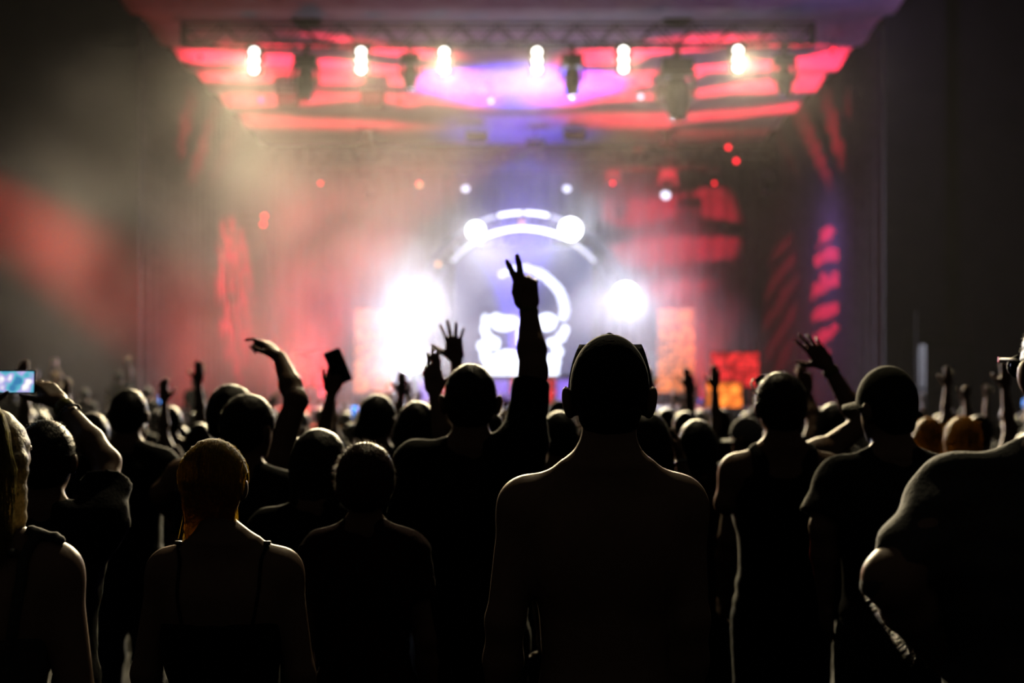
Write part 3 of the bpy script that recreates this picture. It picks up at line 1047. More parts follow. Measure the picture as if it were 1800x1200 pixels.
def human(spec):
    """solids of one standing figure, 1.80 m tall, facing +Y, feet at the origin"""
    wo = spec.get('woman', False)
    g = spec.get('girth', 1.0)
    sh = spec.get('shoulder', 0.86 if wo else 1.0)
    lean = spec.get('neck_lean', 0.0)
    sx = 0.178 * sh
    SZ = 1.445 + spec.get('shrug', 0.0)
    body, shirt, pants, shoes, hair, cap = (Solid() for _ in range(6))
    # trunk
    hipf = 1.06 if wo else 1.0
    waf = 0.9 if wo else 1.0
    trunk = [(0.80, 0.150 * hipf * g, 0.105 * g, 0, 0), (0.90, 0.172 * hipf * g, 0.118 * g, 0, 0), (1.00, 0.160 * hipf * g, 0.108 * g, 0, 0), (1.09, 0.146 * waf * g, 0.10 * g, 0, 0.005),
             (1.20, 0.152 * waf * g, 0.105 * g, 0, 0.01), (1.30, 0.172 * sh * g, 0.115 * g, 0, 0.01), (1.38, 0.180 * sh * g, 0.115 * g, 0, 0.005), (1.435, 0.168 * sh, 0.10, 0, 0), (1.475, 0.125 * sh, 0.078, 0, -0.002), (1.515, 0.07, 0.06, 0, -0.004)]
    body.loft(trunk, 0.03)
    nr = (0.050 if wo else 0.060) * spec.get('neck', 1.0)
    hc = V(0.0 + spec.get('head_x', 0.0), 0.022 + lean, 1.688)          # centre of the skull
    body.cap((0, -0.012, 1.44), (hc[0] * 0.8, hc[1] - 0.03, 1.61), nr * 1.05, nr * 0.95, 0.05)
    for s in (-1, 1):
        body.cap((s * 0.035, -0.02, 1.535), (s * (sx - 0.025), -0.008, SZ + 0.018), 0.042, 0.042, 0.05)
        body.ell((s * 0.075, -0.055, 1.33), (0.075, 0.05, 0.10), 0.05)
        if wo:
            body.ell((s * 0.075, 0.10, 1.29), (0.062, 0.06, 0.062), 0.04)
        # legs
        hx = 0.088 * hipf
        body.cap((s * hx, 0, 0.86), (s * 0.10, 0.012, 0.50), 0.088 * g, 0.058, 0.04)
        body.cap((s * 0.10, 0.012, 0.50), (s * 0.105, -0.02, 0.33), 0.056, 0.055, 0.03)
        body.cap((s * 0.105, -0.02, 0.33), (s * 0.11, -0.012, 0.09), 0.055, 0.037, 0.03)
        body.cap((s * 0.11, -0.03, 0.045), (s * 0.125, 0.13, 0.035), 0.038, 0.034, 0.03)
        shoes.cap((s * 0.11, -0.045, 0.055), (s * 0.125, 0.10, 0.045), 0.052, 0.048, 0.02).cap((s * 0.125, 0.10, 0.045), (s * 0.128, 0.17, 0.04), 0.048, 0.04, 0.02)
        shoes.box((s * 0.118, 0.05, 0.012), (0.05, 0.14, 0.012), 0.01, 0.01)
        lo = spec.get('leg', 'long')
        pants.cap((s * hx, 0, 0.88), (s * 0.10, 0.012, 0.50), 0.105 * g, 0.08, 0.03, flat=(lo == 'short'))
        if lo == 'long':
            pants.cap((s * 0.10, 0.012, 0.50), (s * 0.11, -0.01, 0.085), 0.08, 0.066, 0.03, flat=True)
    pants.loft([(0.80, 0.16 * hipf * g, 0.115 * g, 0, 0), (0.90, 0.184 * hipf * g, 0.13 * g, 0, 0), (1.0, 0.170 * hipf * g, 0.118 * g, 0, 0), (1.03, 0.165 * hipf * g, 0.115 * g, 0, 0)], 0.02)
    # head, turned by yaw about the neck
    ya = spec.get('head_yaw', 0.0)
    nod = spec.get('nod', 0.0)
    cy, sy_, cn, sn = math.cos(ya), math.sin(ya), math.cos(nod), math.sin(nod)
    RH = np.array([[cy, -sy_, 0], [sy_, cy, 0], [0, 0, 1]]) @ np.array([[1, 0, 0], [0, cn, sn], [0, -sn, cn]])
    piv = V(hc[0], hc[1] - 0.03, 1.61)
    H = lambda x, y, z: piv + RH @ (V(x, y + 0.03, z + 0.078))
    hw = spec.get('head_w', 1.0)
    body.ell(H(0, -0.005, 0.015), (0.079 * hw, 0.098, 0.100), 0.02, RH)
    body.ell(H(0, 0.022, -0.045), (0.062 * hw, 0.072, 0.078), 0.03, RH)
    body.cap(H(0, 0.07, -0.098), H(0, 0.055, -0.102), 0.022, 0.026, 0.03)
    body.cap(H(0, 0.092, 0.012), H(0, 0.112, -0.03), 0.009, 0.014, 0.012)
    for s in (-1, 1):
        body.ell(H(s * 0.033, 0.088, 0.012), (0.018, 0.014, 0.011), 0.012, RH, 'sub')
        body.cap(H(s * 0.015, 0.093, 0.028), H(s * 0.05, 0.08, 0.03), 0.009, 0.008, 0.012)
        body.cap(H(0, 0.094, -0.062), H(s * 0.022, 0.086, -0.064), 0.008, 0.005, 0.006)
        ea = spec.get('ears', 1.0)
        RE = RH @ rot_from((s * 0.16, -0.12, 1.0), (0, 1, 0))
        out = 0.011 * ea
        body.ell(H(s * (0.078 * hw + out), -0.012, -0.012), V(0.012, 0.024, 0.034) * (0.85 + 0.15 * ea), 0.008, RE)
        body.ell(H(s * (0.078 * hw + out * 0.4), 0.002, -0.016), (0.012, 0.015, 0.026), 0.012, RE)
    # hair
    st = spec.get('hair', 'short')
    hv = spec.get('hair_v', 0.0)
    if st in ('short', 'crop', 'curly', 'bun', 'bob', 'long', 'ponytail'):
        t = {'crop': 0.006, 'short': 0.013, 'curly': 0.024}.get(st, 0.016) + hv
        hair.ell(H(0, -0.008, 0.018), (0.079 * hw + t, 0.098 + t, 0.100 + t), 0.02, RH)
        hair.ell(H(0, -0.045, -0.045), (0.064 * hw + t * 0.7, 0.05 + t, 0.06), 0.03, RH)
        nrm = RH @ V(0, 0.62, -0.78)
        base = H(0, 0.035, -0.005)
        hair.cut(nrm, float(nrm @ base / np.linalg.norm(nrm)))
    if st == 'bun':
        hair.ell(H(0.0, -0.085, -0.01), (0.07, 0.045, 0.06), 0.03, RH)
        hair.cap(H(-0.045, -0.06, -0.06), H(-0.065, -0.05, -0.16), 0.024, 0.008, 0.03)
        hair.cap(H(0.05, -0.05, -0.05), H(0.055, -0.045, -0.12), 0.022, 0.008, 0.03)
        hair.cap(H(-0.07, -0.03, -0.03), H(-0.075, -0.03, -0.12), 0.016, 0.006, 0.03)
        hair.planes = []
        hair.cut(RH @ V(0, 1, 0.1), float(unit(RH @ V(0, 1, 0.1)) @ H(0, 0.07, 0.0)))
    if st in ('bob', 'long', 'ponytail'):
        hair.planes = []
        L = {'bob': -0.16, 'long': -0.36, 'ponytail': -0.05}[st]
        for x in (-0.065, -0.03, 0.0, 0.03, 0.065):
            y0 = -0.075 + 8 * x * x
            hair.cap(H(x, y0 + 0.02, 0.0), H(x * 1.15, y0 - 0.005, L * (1 - 1.2 * abs(x))), 0.042, 0.026, 0.02)
        for s in (-1, 1):
            hair.cap(H(s * 0.075, 0.0, 0.0), H(s * 0.085, -0.01, L * 0.9), 0.026, 0.016, 0.02)
        if st == 'ponytail':
            hair.cap(H(0, -0.10, 0.05), H(0, -0.15, -0.02), 0.03, 0.035, 0.02).cap(H(0, -0.15, -0.02), H(0.02, -0.13, -0.28), 0.035, 0.012, 0.02)
        hair.cut(RH @ V(0, 1, 0.1), float(unit(RH @ V(0, 1, 0.1)) @ H(0, 0.072, 0.0)))
    # cap
    ct = spec.get('cap')
    if ct:
        crown_h = 0.022 if ct != 'beanie' else 0.03
        cap.ell(H(0, -0.002, 0.022), (0.079 * hw + 0.016, 0.098 + 0.016, 0.100 + crown_h), 0.01, RH)
        dn = RH @ V(0, 0.25 if ct != 'beanie' else 0.1, -1.0)
        cap.cut(dn, float(unit(dn) @ H(0, 0.0, -0.005 - spec.get('cap_low', 0.0))))
    # arms
    A = {}
    for s, key in ((-1, 'L'), (1, 'R')):
        arm = spec.get('arm' + key, {})
        sp = V(s * sx, -0.005, SZ)
        if 'sh' in arm:
            sp = sp + V(*arm['sh'])
        el = np.array(arm['elbow'], float) if 'elbow' in arm else sp + V(s * 0.055, -0.025, -0.29)
        wr = np.array(arm['wrist'], float) if 'wrist' in arm else el + V(s * 0.012, 0.07, -0.245)
        af = spec.get('arm_f', 0.86 if wo else 1.0)
        body.ell(sp + V(-s * 0.006, 0, -0.012), V(0.062, 0.066, 0.068) * (0.5 + 0.5 * af), 0.05)
        if el[2] > SZ - 0.05:            # raised: shoulder and chest follow the arm
            body.cap((s * 0.09, 0, 1.36), sp, 0.07, 0.062, 0.06)
        body.cap(sp, el, 0.056 * af, 0.042 * af, 0.03)
        u = unit(el - sp)
        fo = unit(wr - el)
        body.cap(el, el + (wr - el) * 0.35, 0.042 * af, 0.043 * af, 0.02)
        body.cap(el + (wr - el) * 0.35, wr, 0.043 * af, 0.027 * (0.3 + 0.7 * af), 0.02)
        hd = arm.get('hand', {})
        hf = np.array(hd.get('f', fo), float)
        hn = np.array(hd.get('n', (-s, 0.2, 0)), float)
        hand(body, wr + unit(hf) * 0.008, hf, hn, s, hd.get('curl', (0.35, 0.38, 0.4, 0.42)), hd.get('spread', 0.2), hd.get('thumb', 0.25), spec.get('thick', 1.0), hd.get('size', 0.92 if wo else 1.0))
        A[key] = dict(sp=sp, el=el, wr=wr, f=unit(hf), n=unit(hn), fo=fo)
        sl = spec.get('sleeve', 0.55)
        if spec.get('top') in ('tee', 'long'):
            e2 = sp + (el - sp) * min(sl, 1.0)
            shirt.ell(sp + V(-s * 0.006, 0, -0.008), V(0.074, 0.078, 0.078), 0.05)
            if el[2] > SZ - 0.05:
                shirt.cap((s * 0.09, 0, 1.36), sp, 0.085, 0.075, 0.06)
            w1 = arm.get('sleeve_w', spec.get('sleeve_w', 0.07))
            shirt.cap(sp, e2, 0.068, w1 - (w1 - 0.05) * (sl > 0.9), 0.03, flat=(sl < 0.95))
            if sl > 1.0:
                shirt.cap(el, el + (wr - el) * (sl - 1), 0.056, 0.05, 0.02, flat=True)
        if spec.get('top') in ('tee', 'long'):
            shirt.cap((s * 0.04, -0.02, 1.525), (s * (sx - 0.02), -0.008, SZ + 0.02), 0.054, 0.054, 0.05)
        if spec.get('top') == 'tank':
            shirt.cap((s * 0.085, -0.068, 1.36), (s * 0.088, -0.045, 1.475), 0.05, 0.036, 0.04)
            shirt.cap((s * 0.088, -0.045, 1.475), (s * 0.088, -0.01, 1.512), 0.036, 0.034, 0.03)
            shirt.cap((s * 0.088, -0.01, 1.512), (s * 0.085, 0.075, 1.40), 0.034, 0.045, 0.04)
    tp = spec.get('top')
    if tp:
        top_z = {'tee': 1.515, 'long': 1.515, 'tank': 1.42, 'cami': 1.30}[tp]
        hem = spec.get('hem', 0.84)
        sec = [(z, rx + 0.014 + 0.012 * max(0, 1.2 - z), ry + 0.016 + 0.012 * max(0, 1.2 - z), cx, c_) for z, rx, ry, cx, c_ in trunk if hem < z < top_z]
        z, rx, ry, cx, c_ = trunk[1]
        sec = [(hem, max(sec[0][1], rx * 1.02 + 0.012), sec[0][2], 0, 0)] + sec + [(top_z, float(np.interp(top_z, [q[0] for q in trunk], [q[1] for q in trunk])) + 0.010, float(np.interp(top_z, [q[0] for q in trunk], [q[2] for q in trunk])) + 0.014, 0, 0)]
        shirt.loft(sec, 0.03)
        for s in (-1, 1):
            shirt.ell((s * 0.075, -0.058, 1.33 if tp not in ('cami',) else 1.22), (0.085, 0.058, 0.11), 0.05)
        if tp == 'cami':
            shirt.cut((0, 0, 1), 1.31)
            for s in (-1, 1):
                shirt.ell((s * 0.075, 0.10, 1.26), (0.072, 0.072, 0.072), 0.04)
        if spec.get('top') in ('tee', 'long'):
            shirt.ell((0, 0.035, 1.585), (0.078, 0.085, 0.055), 0.012, None, 'sub')
    info = dict(H=H, RH=RH, A=A, sx=sx, SZ=SZ, hw=hw)
    return body, shirt, pants, shoes, hair, cap, info


def brim_mesh(info, L=0.085, W_=0.088, up=0.0, z0=0.03, yaw=0.0, curve=0.018, side_drop=0.0):
    """curved visor plate at the front of a cap"""
    H = info['H']
    mb = MB()
    nu, nv = 18, 6
    cyw, syw = math.cos(yaw), math.sin(yaw)
    for k in (0, 1):
        for i in range(nu + 1):
            a = PI * i / nu
            for j in range(nv + 1):
                t = j / nv
                x = math.cos(a) * W_
                y = math.sin(a) * (0.112 * 0.93)
                yy = y * (1 - t) + (math.sin(a) ** 0.7 * L + 0.085) * t if 0 < i < nu else y + 0.03 * t
                z = z0 + up * (yy - 0.06) - curve * (math.cos(a) ** 2) - 0.004 * k - side_drop * t
                xx = x * (1 + 0.05 * t)
                mb.v.append(tuple(H(xx * cyw - yy * syw, xx * syw + yy * cyw, z)))
    n = (nu + 1) * (nv + 1)
    ix = lambda i, j: i * (nv + 1) + j
    for i in range(nu):
        for j in range(nv):
            q = (ix(i, j), ix(i + 1, j), ix(i + 1, j + 1), ix(i, j + 1))
            mb.f += [q, tuple(n + e for e in reversed(q))]
        for j in (0, nv):
            mb.f.append((ix(i, j), ix(i + 1, j), n + ix(i + 1, j), n + ix(i, j)))
    for j in range(nv):
        for i in (0, nu):
            mb.f.append((ix(i, j), ix(i, j + 1), n + ix(i, j + 1), n + ix(i, j)))
    return mb


def scale_mb(mb, s):
    mb.v = [(x * s, y * s, z * s) for x, y, z in mb.v]
    return mb


def person(label, px, top, d, spec, res=0.009, group=None, ground=None, yaw=0.0):
    """px, top: where the crown of the head stands in the photograph; d: metres from the camera"""
    base = W(px, 0, d)
    base.z = gz(d) if ground is None else ground
    crown = CAMZ + (HY - top) * d / F
    extra = 0.02 + (0.022 if spec.get('cap') else 0.012 if spec.get('hair') else 0)
    s = (crown - base.z) / (1.785 + extra)
    spec = dict(spec)
    c, sn = math.cos(-yaw), math.sin(-yaw)

    def loc(p):                       # photograph line + depth offset -> figure coordinates
        q = W(p[0], p[1], d + p[2]) - base
        return np.array((c * q.x - sn * q.y, sn * q.x + c * q.y, q.z)) / s
    for key in ('armL', 'armR'):
        if key in spec:
            a = dict(spec[key])
            for j in ('elbow', 'wrist'):
                if j in a:
                    a[j] = loc(a[j])
            if 'hand' in a:
                hd = dict(a['hand'])
                if 'tip' in hd:
                    hd['f'] = loc(hd['tip']) - a['wrist']
                a['hand'] = hd
            spec[key] = a
    body, shirt, pants, shoes, hair, cap, info = human(spec)
    root = tag(empty('person', base, yaw), label, 'person', group)
    skin = SKINS[spec.get('skin', 0)]
    parts = [('body', body, skin, 0.0)]
    if spec.get('top'):
        parts.append(({'tee': 'shirt', 'long': 'shirt', 'tank': 'tank_top', 'cami': 'top'}[spec['top']], shirt, CLOTH[spec.get('top_c', 'black')], spec.get('wrinkle', 0.0022)))
    parts.append(('trousers' if spec.get('leg', 'long') == 'long' else 'shorts', pants, CLOTH[spec.get('leg_c', 'denim')], 0.002))
    parts.append(('shoes', shoes, CLOTH['black'], 0.0))
    if spec.get('hair'):
        parts.append(('hair', hair, HAIR[spec.get('hair_c', 'dark')], spec.get('hair_w', 0.0012)))
    if spec.get('cap'):
        parts.append(('cap', cap, CLOTH[spec.get('cap_c', 'black')], 0.0))
    objs = {}
    for nm, so, mt, wr in parts:
        v, f = so.mesh(res if nm in ('body', 'hair', 'cap', 'shirt', 'tank_top', 'top') else 0.014, wr, 150.0 if nm == 'hair' else 48.0)
        if len(f):
            objs[nm] = link(nm, np_mesh(nm, v * s, f, [mt]), root)
    H = info['H']
    for sx in (-1, 1):
        ev = MB().lathe(H(sx * 0.033, 0.076, 0.012), info['RH'] @ V(0, 1, 0), [(-0.008, 0.006), (-0.004, 0.010), (0.002, 0.0115), (0.008, 0.008), (0.0105, 0.003)], 10)
        scale_mb(ev, s).build('eye', EYE, objs['body'], True)
    info.update(root=root, s=s, objs=objs, loc=loc, body=body)
    return info


def ring(info, key, t, r, w, material, name, yscale=1.0):
    """band around the forearm, t along elbow->wrist"""
    A = info['A'][key]
    p = A['el'] + (A['wr'] - A['el']) * t
    ax = A['fo']
    mb = MB().lathe(p - ax * w / 2, ax, [(0, r * 0.96), (w * 0.15, r), (w * 0.85, r), (w, r * 0.96)], 24)
    o = scale_mb(mb, info['s']).build(name, material, info['root'], True)
    return o


def fuzz(info, n, ln, material, t0=0.014, seed=0, low=-0.35, spread=0.5):
    """short hairs standing off the scalp, cut from the same coloured stuff as the hair"""
    r_ = np.random.default_rng(seed)
    H = info['H']
    hw = info['hw']
    dirs = r_.normal(size=(n * 4, 3))
    dirs /= np.linalg.norm(dirs, axis=1)[:, None]
    dirs = dirs[(dirs[:, 2] > low) & (dirs[:, 1] < 0.35 + 0.6 * dirs[:, 2])][:n]
    w = r_.normal(size=dirs.shape) * spread
    mb = MB()
    ax = np.array((0.079 * hw + t0, 0.098 + t0, 0.100 + t0))
    for k, dv in enumerate(dirs):
        p0 = V(0, -0.008, 0.018) + dv * ax * 0.985
        g = unit(dv + w[k])
        l = ln * (0.5 + 0.8 * r_.random())
        p1, p2 = p0 + g * l * 0.6, p0 + g * l + V(0, 0, -0.2 * l)
        mb.path([H(*p0), H(*p1), H(*p2)], [0.0007, 0.0006, 0.0003], 3)
    o = scale_mb(mb, info['s']).build('hair_ends', material, info['root'], True)
    o['kind'] = 'stuff'
    return o

# ------------------------------------------------------------------ the crowd one can tell apart
BAND_Y = mat('wristband_yellow', (0.35, 0.32, 0.05), 0.6, scale=30, bump=0)
SILVER = mat('silver', (0.7, 0.7, 0.68), 0.2, 1.0, scale=30, vary=0.1, bump=0)
LENS = mat('tinted_lens', (0.03, 0.03, 0.05), 0.08, scale=5, bump=0)


def strands(info, name, material, n, fn, r=0.0007, steps=9):
    """loose hairs as thin three-sided tubes; fn(i, t) gives points in figure coordinates"""
    mb = MB()
    for i in range(n):
        pts = [fn(i, k / steps) for k in range(steps + 1)]
        mb.path(pts, [r * (1 - 0.6 * k / steps) for k in range(steps + 1)], 3)
    o = scale_mb(mb, info['s']).build(name, material, info['root'], True)
    o['kind'] = 'stuff'
    return o


def palm_fwd(**k):
    return dict(dict(n=(0, 1, 0.1)), **k)


# -- shirtless man in the cap, centre
i1 = person('shirtless man in a dark cap standing at centre, back to the camera, arms hanging', 1066, 590, 3.16,
            dict(cap='snap', hair='crop', hair_c='dark', ears=1.85, leg='short', leg_c='charcoal', head_w=0.94, head_x=0.006, head_yaw=-0.08, skin=0, neck=1.05,
                 armL=dict(sh=(-0.008, 0, 0), elbow=(888, 1090, -0.03), wrist=(878, 1290, 0.04)), armR=dict(sh=(-0.012, 0, 0), elbow=(1213, 1090, -0.03), wrist=(1206, 1290, 0.04))), 0.0065)
H1 = i1['H']
b = MB()                                # wide flat visor tipped up above the brow
for k in (0, 1):
    for i in range(21):
        u = -1 + i / 10.0
        for j in range(9):
            t = j / 8.0
            y0 = 0.108 * math.sqrt(max(0.0, 1 - (0.93 * u) ** 2))
            y1 = 0.205 - 0.012 * u ** 4
            wd = 0.097 - 0.022 * t ** 2
            b.v.append(tuple(H1(u * wd, y0 + (y1 - y0) * t, -0.004 + 0.045 * (1 - abs(u)) * (1 - t) + 0.131 * t ** 0.8 - 0.005 * k)))
for i in range(20):
    for j in range(8):
        q = (i * 9 + j, i * 9 + 9 + j, i * 9 + 10 + j, i * 9 + 1 + j)
        b.f += [q, tuple(189 + c for c in reversed(q))]
    for j in (0, 8):
        b.f.append((i * 9 + j, i * 9 + 9 + j, 198 + i * 9 + j, 189 + i * 9 + j))
for j in range(8):
    for i in (0, 20):
        b.f.append((i * 9 + j, i * 9 + j + 1, 190 + i * 9 + j, 189 + i * 9 + j))
scale_mb(b, i1['s']).build('cap_brim', CLOTH['black'], i1['objs']['cap'], True)
mb = MB().lathe(H1(0, 0, 0.138), (0, 0, 1), [(0, 0.010), (0.006, 0.008), (0.009, 0.003)], 12)
scale_mb(mb, i1['s']).build('cap_button', CLOTH['black'], i1['objs']['cap'], True)

# -- man with the V sign
i2 = person('man in a dark T-shirt raising his right hand in a V sign', 827, 637, 4.7,
            dict(hair='crop', hair_c='dark', hair_v=0.003, ears=1.35, top='tee', top_c='black', sleeve=0.86, sleeve_w=0.082, leg_c='charcoal', girth=1.08, shoulder=1.06, skin=1, arm_f=1.12, shrug=0.03, thick=1.25,
                 armL=dict(elbow=(712, 984, -0.03), wrist=(688, 1134, 0.03)),
                 armR=dict(sleeve_w=0.064, sh=(-0.012, 0.0, 0.075), elbow=(938, 652, 0.06), wrist=(929, 542, 0.17),
                           hand=palm_fwd(tip=(919, 458, 0.20), curl=(0.0, 0.02, 0.95, 0.95), spread=1.6, thumb=0.0, size=1.02))), 0.007)
w = ring(i2, 'R', 0.93, 0.034, 0.02, BAND_Y, 'wristband')
w = ring(i2, 'L', 1.0, 0.032, 0.022, CLOTH['black'], 'watch_strap')
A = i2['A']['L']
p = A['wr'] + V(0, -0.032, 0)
scale_mb(MB().lathe(p, (0, -1, 0), [(0, 0.013), (0.006, 0.013), (0.008, 0.010)], 16), i2['s']).build('watch_glint', M['strip_dim'], w, True)  # glowing disc on the watch, stands in for a small glint

# -- woman with golden hair
i3 = person('woman with pinned-up golden hair and bare shoulders in thin straps', 396, 775, 3.5,
            dict(woman=True, hair='bun', hair_c='golden', hair_v=-0.013, head_x=-0.035, top='cami', top_c='black', leg_c='denim', skin=0, ears=0.7, shoulder=0.93, arm_f=0.98, girth=1.05, hair_w=0.002), 0.0065)
H3 = i3['H']
for s in (-1, 1):
    ks = [(0.095, -0.115, 1.28), (0.105, -0.10, 1.36), (0.114, -0.08, 1.44), (0.118, -0.02, 1.51), (0.114, 0.04, 1.48), (0.10, 0.11, 1.40), (0.09, 0.15, 1.32)]
    pts = i3['body'].push([np.array([s * np.interp(t, range(7), [k[0] for k in ks]), np.interp(t, range(7), [k[1] for k in ks]), np.interp(t, range(7), [k[2] for k in ks])]) for t in np.linspace(0, 6, 40)], 0.002)
    scale_mb(MB().path(pts, 0.005, 6), i3['s']).build('strap', CLOTH['black'], i3['objs']['top'], True)
    scale_mb(MB().box(pts[19] + V(0, 0, 0.006), (0.018, 0.014, 0.010)), i3['s']).build('strap_slider', SILVER, i3['objs']['top'], True)
rs = np.random.default_rng(3)
st3 = [(rs.uniform(-1, 1), rs.uniform(0.3, 1.0), rs.uniform(-1, 1), rs.uniform(0, 1)) for _ in range(1300)]


def flow3(i, t):
    u, off, w, q = st3[i]
    a = (0.55 - 1.15 * (t * (0.5 + 0.5 * q) + 0.25 * q)) * PI          # from forehead over the crown to the nape
    x = math.sin(u * 1.35) * (0.097 + 0.004 * off)
    c = math.cos(u * 1.35)
    e = -0.016 + 0.024 * off + 0.006 * max(0, t - 0.8) * 5 * w
    return H3(x * (1 - 0.25 * max(0, t - 0.5)) + 0.01 * w * t, -0.02 + math.sin(a) * c * (0.115 + e) * 0.95, 0.012 + math.cos(a) * c * (0.118 + e))


strands(i3, 'loose_hair', HAIR['gold_strand'], 1300, flow3, 0.0009)
st3b = [(rs.uniform(-1, 1), rs.uniform(0, 1), rs.uniform(-1, 1), 1 if rs.uniform() > 0.45 else -1) for _ in range(120)]


def tail3(i, t):
    u, q, w, s = st3b[i]
    return H3(s * (0.055 + 0.018 * u) + 0.012 * w * t * t - (0.01 * t if s < 0 else 0), -0.045 + 0.02 * w, -0.02 - t * (0.09 + 0.09 * q))


strands(i3, 'loose_hair', HAIR['gold_strand'], 120, tail3, 0.0008)

# -- blonde woman at the left edge
i4 = person('blonde long-haired woman cut off by the left edge, knotted shoulder strap', -34, 712, 2.9,
            dict(woman=True, hair='long', hair_c='blonde', hair_v=-0.006, top='cami', top_c='grey', leg_c='denim', skin=0, shoulder=0.97, arm_f=0.95, hair_w=0.0025, head_yaw=-0.35), 0.0075)
H4 = i4['H']
rs = np.random.default_rng(5)
st4 = [(rs.uniform(-1.25, 1.25), rs.uniform(0.0, 1.0), rs.uniform(-1, 1), rs.uniform(0.55, 1.0)) for _ in range(900)]


def flow4(i, t):
    u, off, w, ln = st4[i]
    y0 = -0.11 * math.cos(u)
    x0 = 0.102 * math.sin(u)
    e = 0.95 + 0.15 * off
    if t < 0.35:
        a = t / 0.35 * PI / 2
        return H4(x0 * math.sin(a) * e, -0.01 + y0 * math.sin(a) * e, 0.012 + math.cos(a) * 0.124 * e)
    k = (t - 0.35) / 0.65
    return H4(x0 * e + 0.012 * math.sin(5 * k + 3 * w) + 0.012 * w * k, -0.01 + y0 * e + 0.01 * w * k, 0.012 - k * 0.36 * ln)


strands(i4, 'loose_hair', HAIR['blonde_strand'], 900, flow4, 0.0008, 12)
for s in (-1, 1):
    so = Solid()
    ks = [(0.10, -0.10, 1.28), (0.118, -0.10, 1.40), (0.125, -0.03, 1.50), (0.12, 0.04, 1.48), (0.10, 0.12, 1.36)]
    pts = i4['body'].push([np.array([s * np.interp(t, range(5), [k[0] for k in ks]), np.interp(t, range(5), [k[1] for k in ks]), np.interp(t, range(5), [k[2] for k in ks])]) for t in np.linspace(0, 4, 24)], 0.004)
    for a, b_ in zip(pts[:-1], pts[1:]):
        so.cap(a, b_, 0.011, 0.011, 0.008)
    kn = i4['body'].push([V(s * (0.085 + 0.095 * k / 8), -0.015, 1.50) for k in range(9)], 0.006)
    for k, p in enumerate(kn):
        so.ell(p + V(0, 0.006 * math.sin(2.1 * k), 0.003 * (k % 2)), (0.012, 0.018, 0.011), 0.006)
    v, f = so.mesh(0.005)
    link('knotted_strap', np_mesh('knotted_strap', v * i4['s'], f, [CLOTH['grey']]), i4['objs']['top'])

# -- person filming with a phone
i5 = person('person at the left filming the stage with a raised phone, wristbands on the arm', 78, 738, 4.0,
            dict(hair='short', hair_c='dark', top='tee', top_c='black', sleeve=0.6, sleeve_w=0.085, leg_c='denim', skin=1, arm_f=1.05,
                 armR=dict(sh=(0, 0.03, 0.05), elbow=(188, 812, 0.16), wrist=(106, 708, 0.30), hand=dict(tip=(52, 650, 0.36), n=(-0.55, 0.55, -0.6), curl=(0.42, 0.38, 0.34, 0.3), spread=0.5, thumb=0.6)),
                 armL=dict(sh=(0, 0.03, 0.05), elbow=(-48, 832, 0.16), wrist=(-44, 722, 0.30), hand=dict(tip=(2, 655, 0.34), n=(0.55, 0.55, -0.6), curl=(0.42, 0.38, 0.34, 0.3), spread=0.3, thumb=0.6))), 0.0075)
ring(i5, 'R', 0.90, 0.036, 0.03, BAND_Y, 'wristband')
mb = MB()
A = i5['A']['R']
R_ = rot_from(A['fo'])
for k in range(22):
    a = 2 * PI * k / 22
    c = A['el'] + (A['wr'] - A['el']) * 0.80 + R_ @ V(0.041 * math.cos(a), 0.041 * math.sin(a), 0)
    mb.lathe(c - V(0, 0, 0.005), (0, 0, 1), [(0, 0.002), (0.002, 0.005), (0.008, 0.005), (0.010, 0.002)], 6)
scale_mb(mb, i5['s']).build('bead_bracelet', SILVER, i5['root'], True)


def phone_picture(name, seed):
    t = NT(name)
    tc = t.n('TexCoord')
    ns = t.n('TexNoise')
    ns.inputs['Scale'].default_value = 28
    ns.inputs['Detail'].default_value = 1
    mp = t.n('Mapping')
    mp.inputs['Location'].default_value = (seed, 0, seed * 0.37)
    t.l(tc.outputs['Object'], mp.inputs[0])
    t.l(mp.outputs[0], ns.inputs['Vector'])
    rp = t.n('ValToRGB')
    e = rp.color_ramp.elements
    e[0].position, e[0].color = 0.30, (0.05, 0.22, 0.45, 1)
    e[1].position, e[1].color = 0.66, (1, 1, 1, 1)
    x = e.new(0.45)
    x.color = (0.12, 0.5, 0.62, 1)
    x = e.new(0.55)
    x.color = (0.45, 0.40, 0.8, 1)
    t.l(ns.outputs[0], rp.inputs[0])
    em = t.n('Emission')
    t.l(rp.outputs[0], em.inputs[0])
    em.inputs[1].default_value = 1.0
    t.l(em.outputs[0], t.out.inputs['Surface'])
    t.m.cycles.emission_sampling = 'NONE'
    return t.m


def phone(label, c, w, h, face, up=(0, 0, 1), lit=True, seed=1.0):
    """c: centre, face: where its screen looks"""
    r = tag(empty('smartphone', c), label, 'phone')
    fz = np.array(face, float)
    R = Matrix(rot_from(fz, up).tolist())
    so = Solid()
    so.box((0, 0, 0), (w / 2, h / 2, 0.0045), 0.004)
    v, f = so.mesh(0.0022)
    v = v @ np.array(R).T
    link('case', np_mesh('case', v, f, [M['plastic']]), r)
    m_ = MB().box(R @ Vector((0, 0, 0.0048)), (w * 0.93, h * 0.88, 0.0008), R)
    m_.build('screen', phone_picture('phone_picture', seed) if lit else M['glass_dark'], r)
    m_ = MB().lathe(R @ Vector((w * 0.32, h * 0.25, -0.0045)), R @ Vector((0, 0, -1)), [(0, 0.006), (0.0015, 0.0055)], 12)
    m_.build('camera_lens', M['glass_dark'], r)
    return r


phone('lit smartphone held sideways at the left edge, screen towards the camera', W(22, 671, 4.30), 0.142, 0.072, (0, -1, 0.05), seed=1.3)

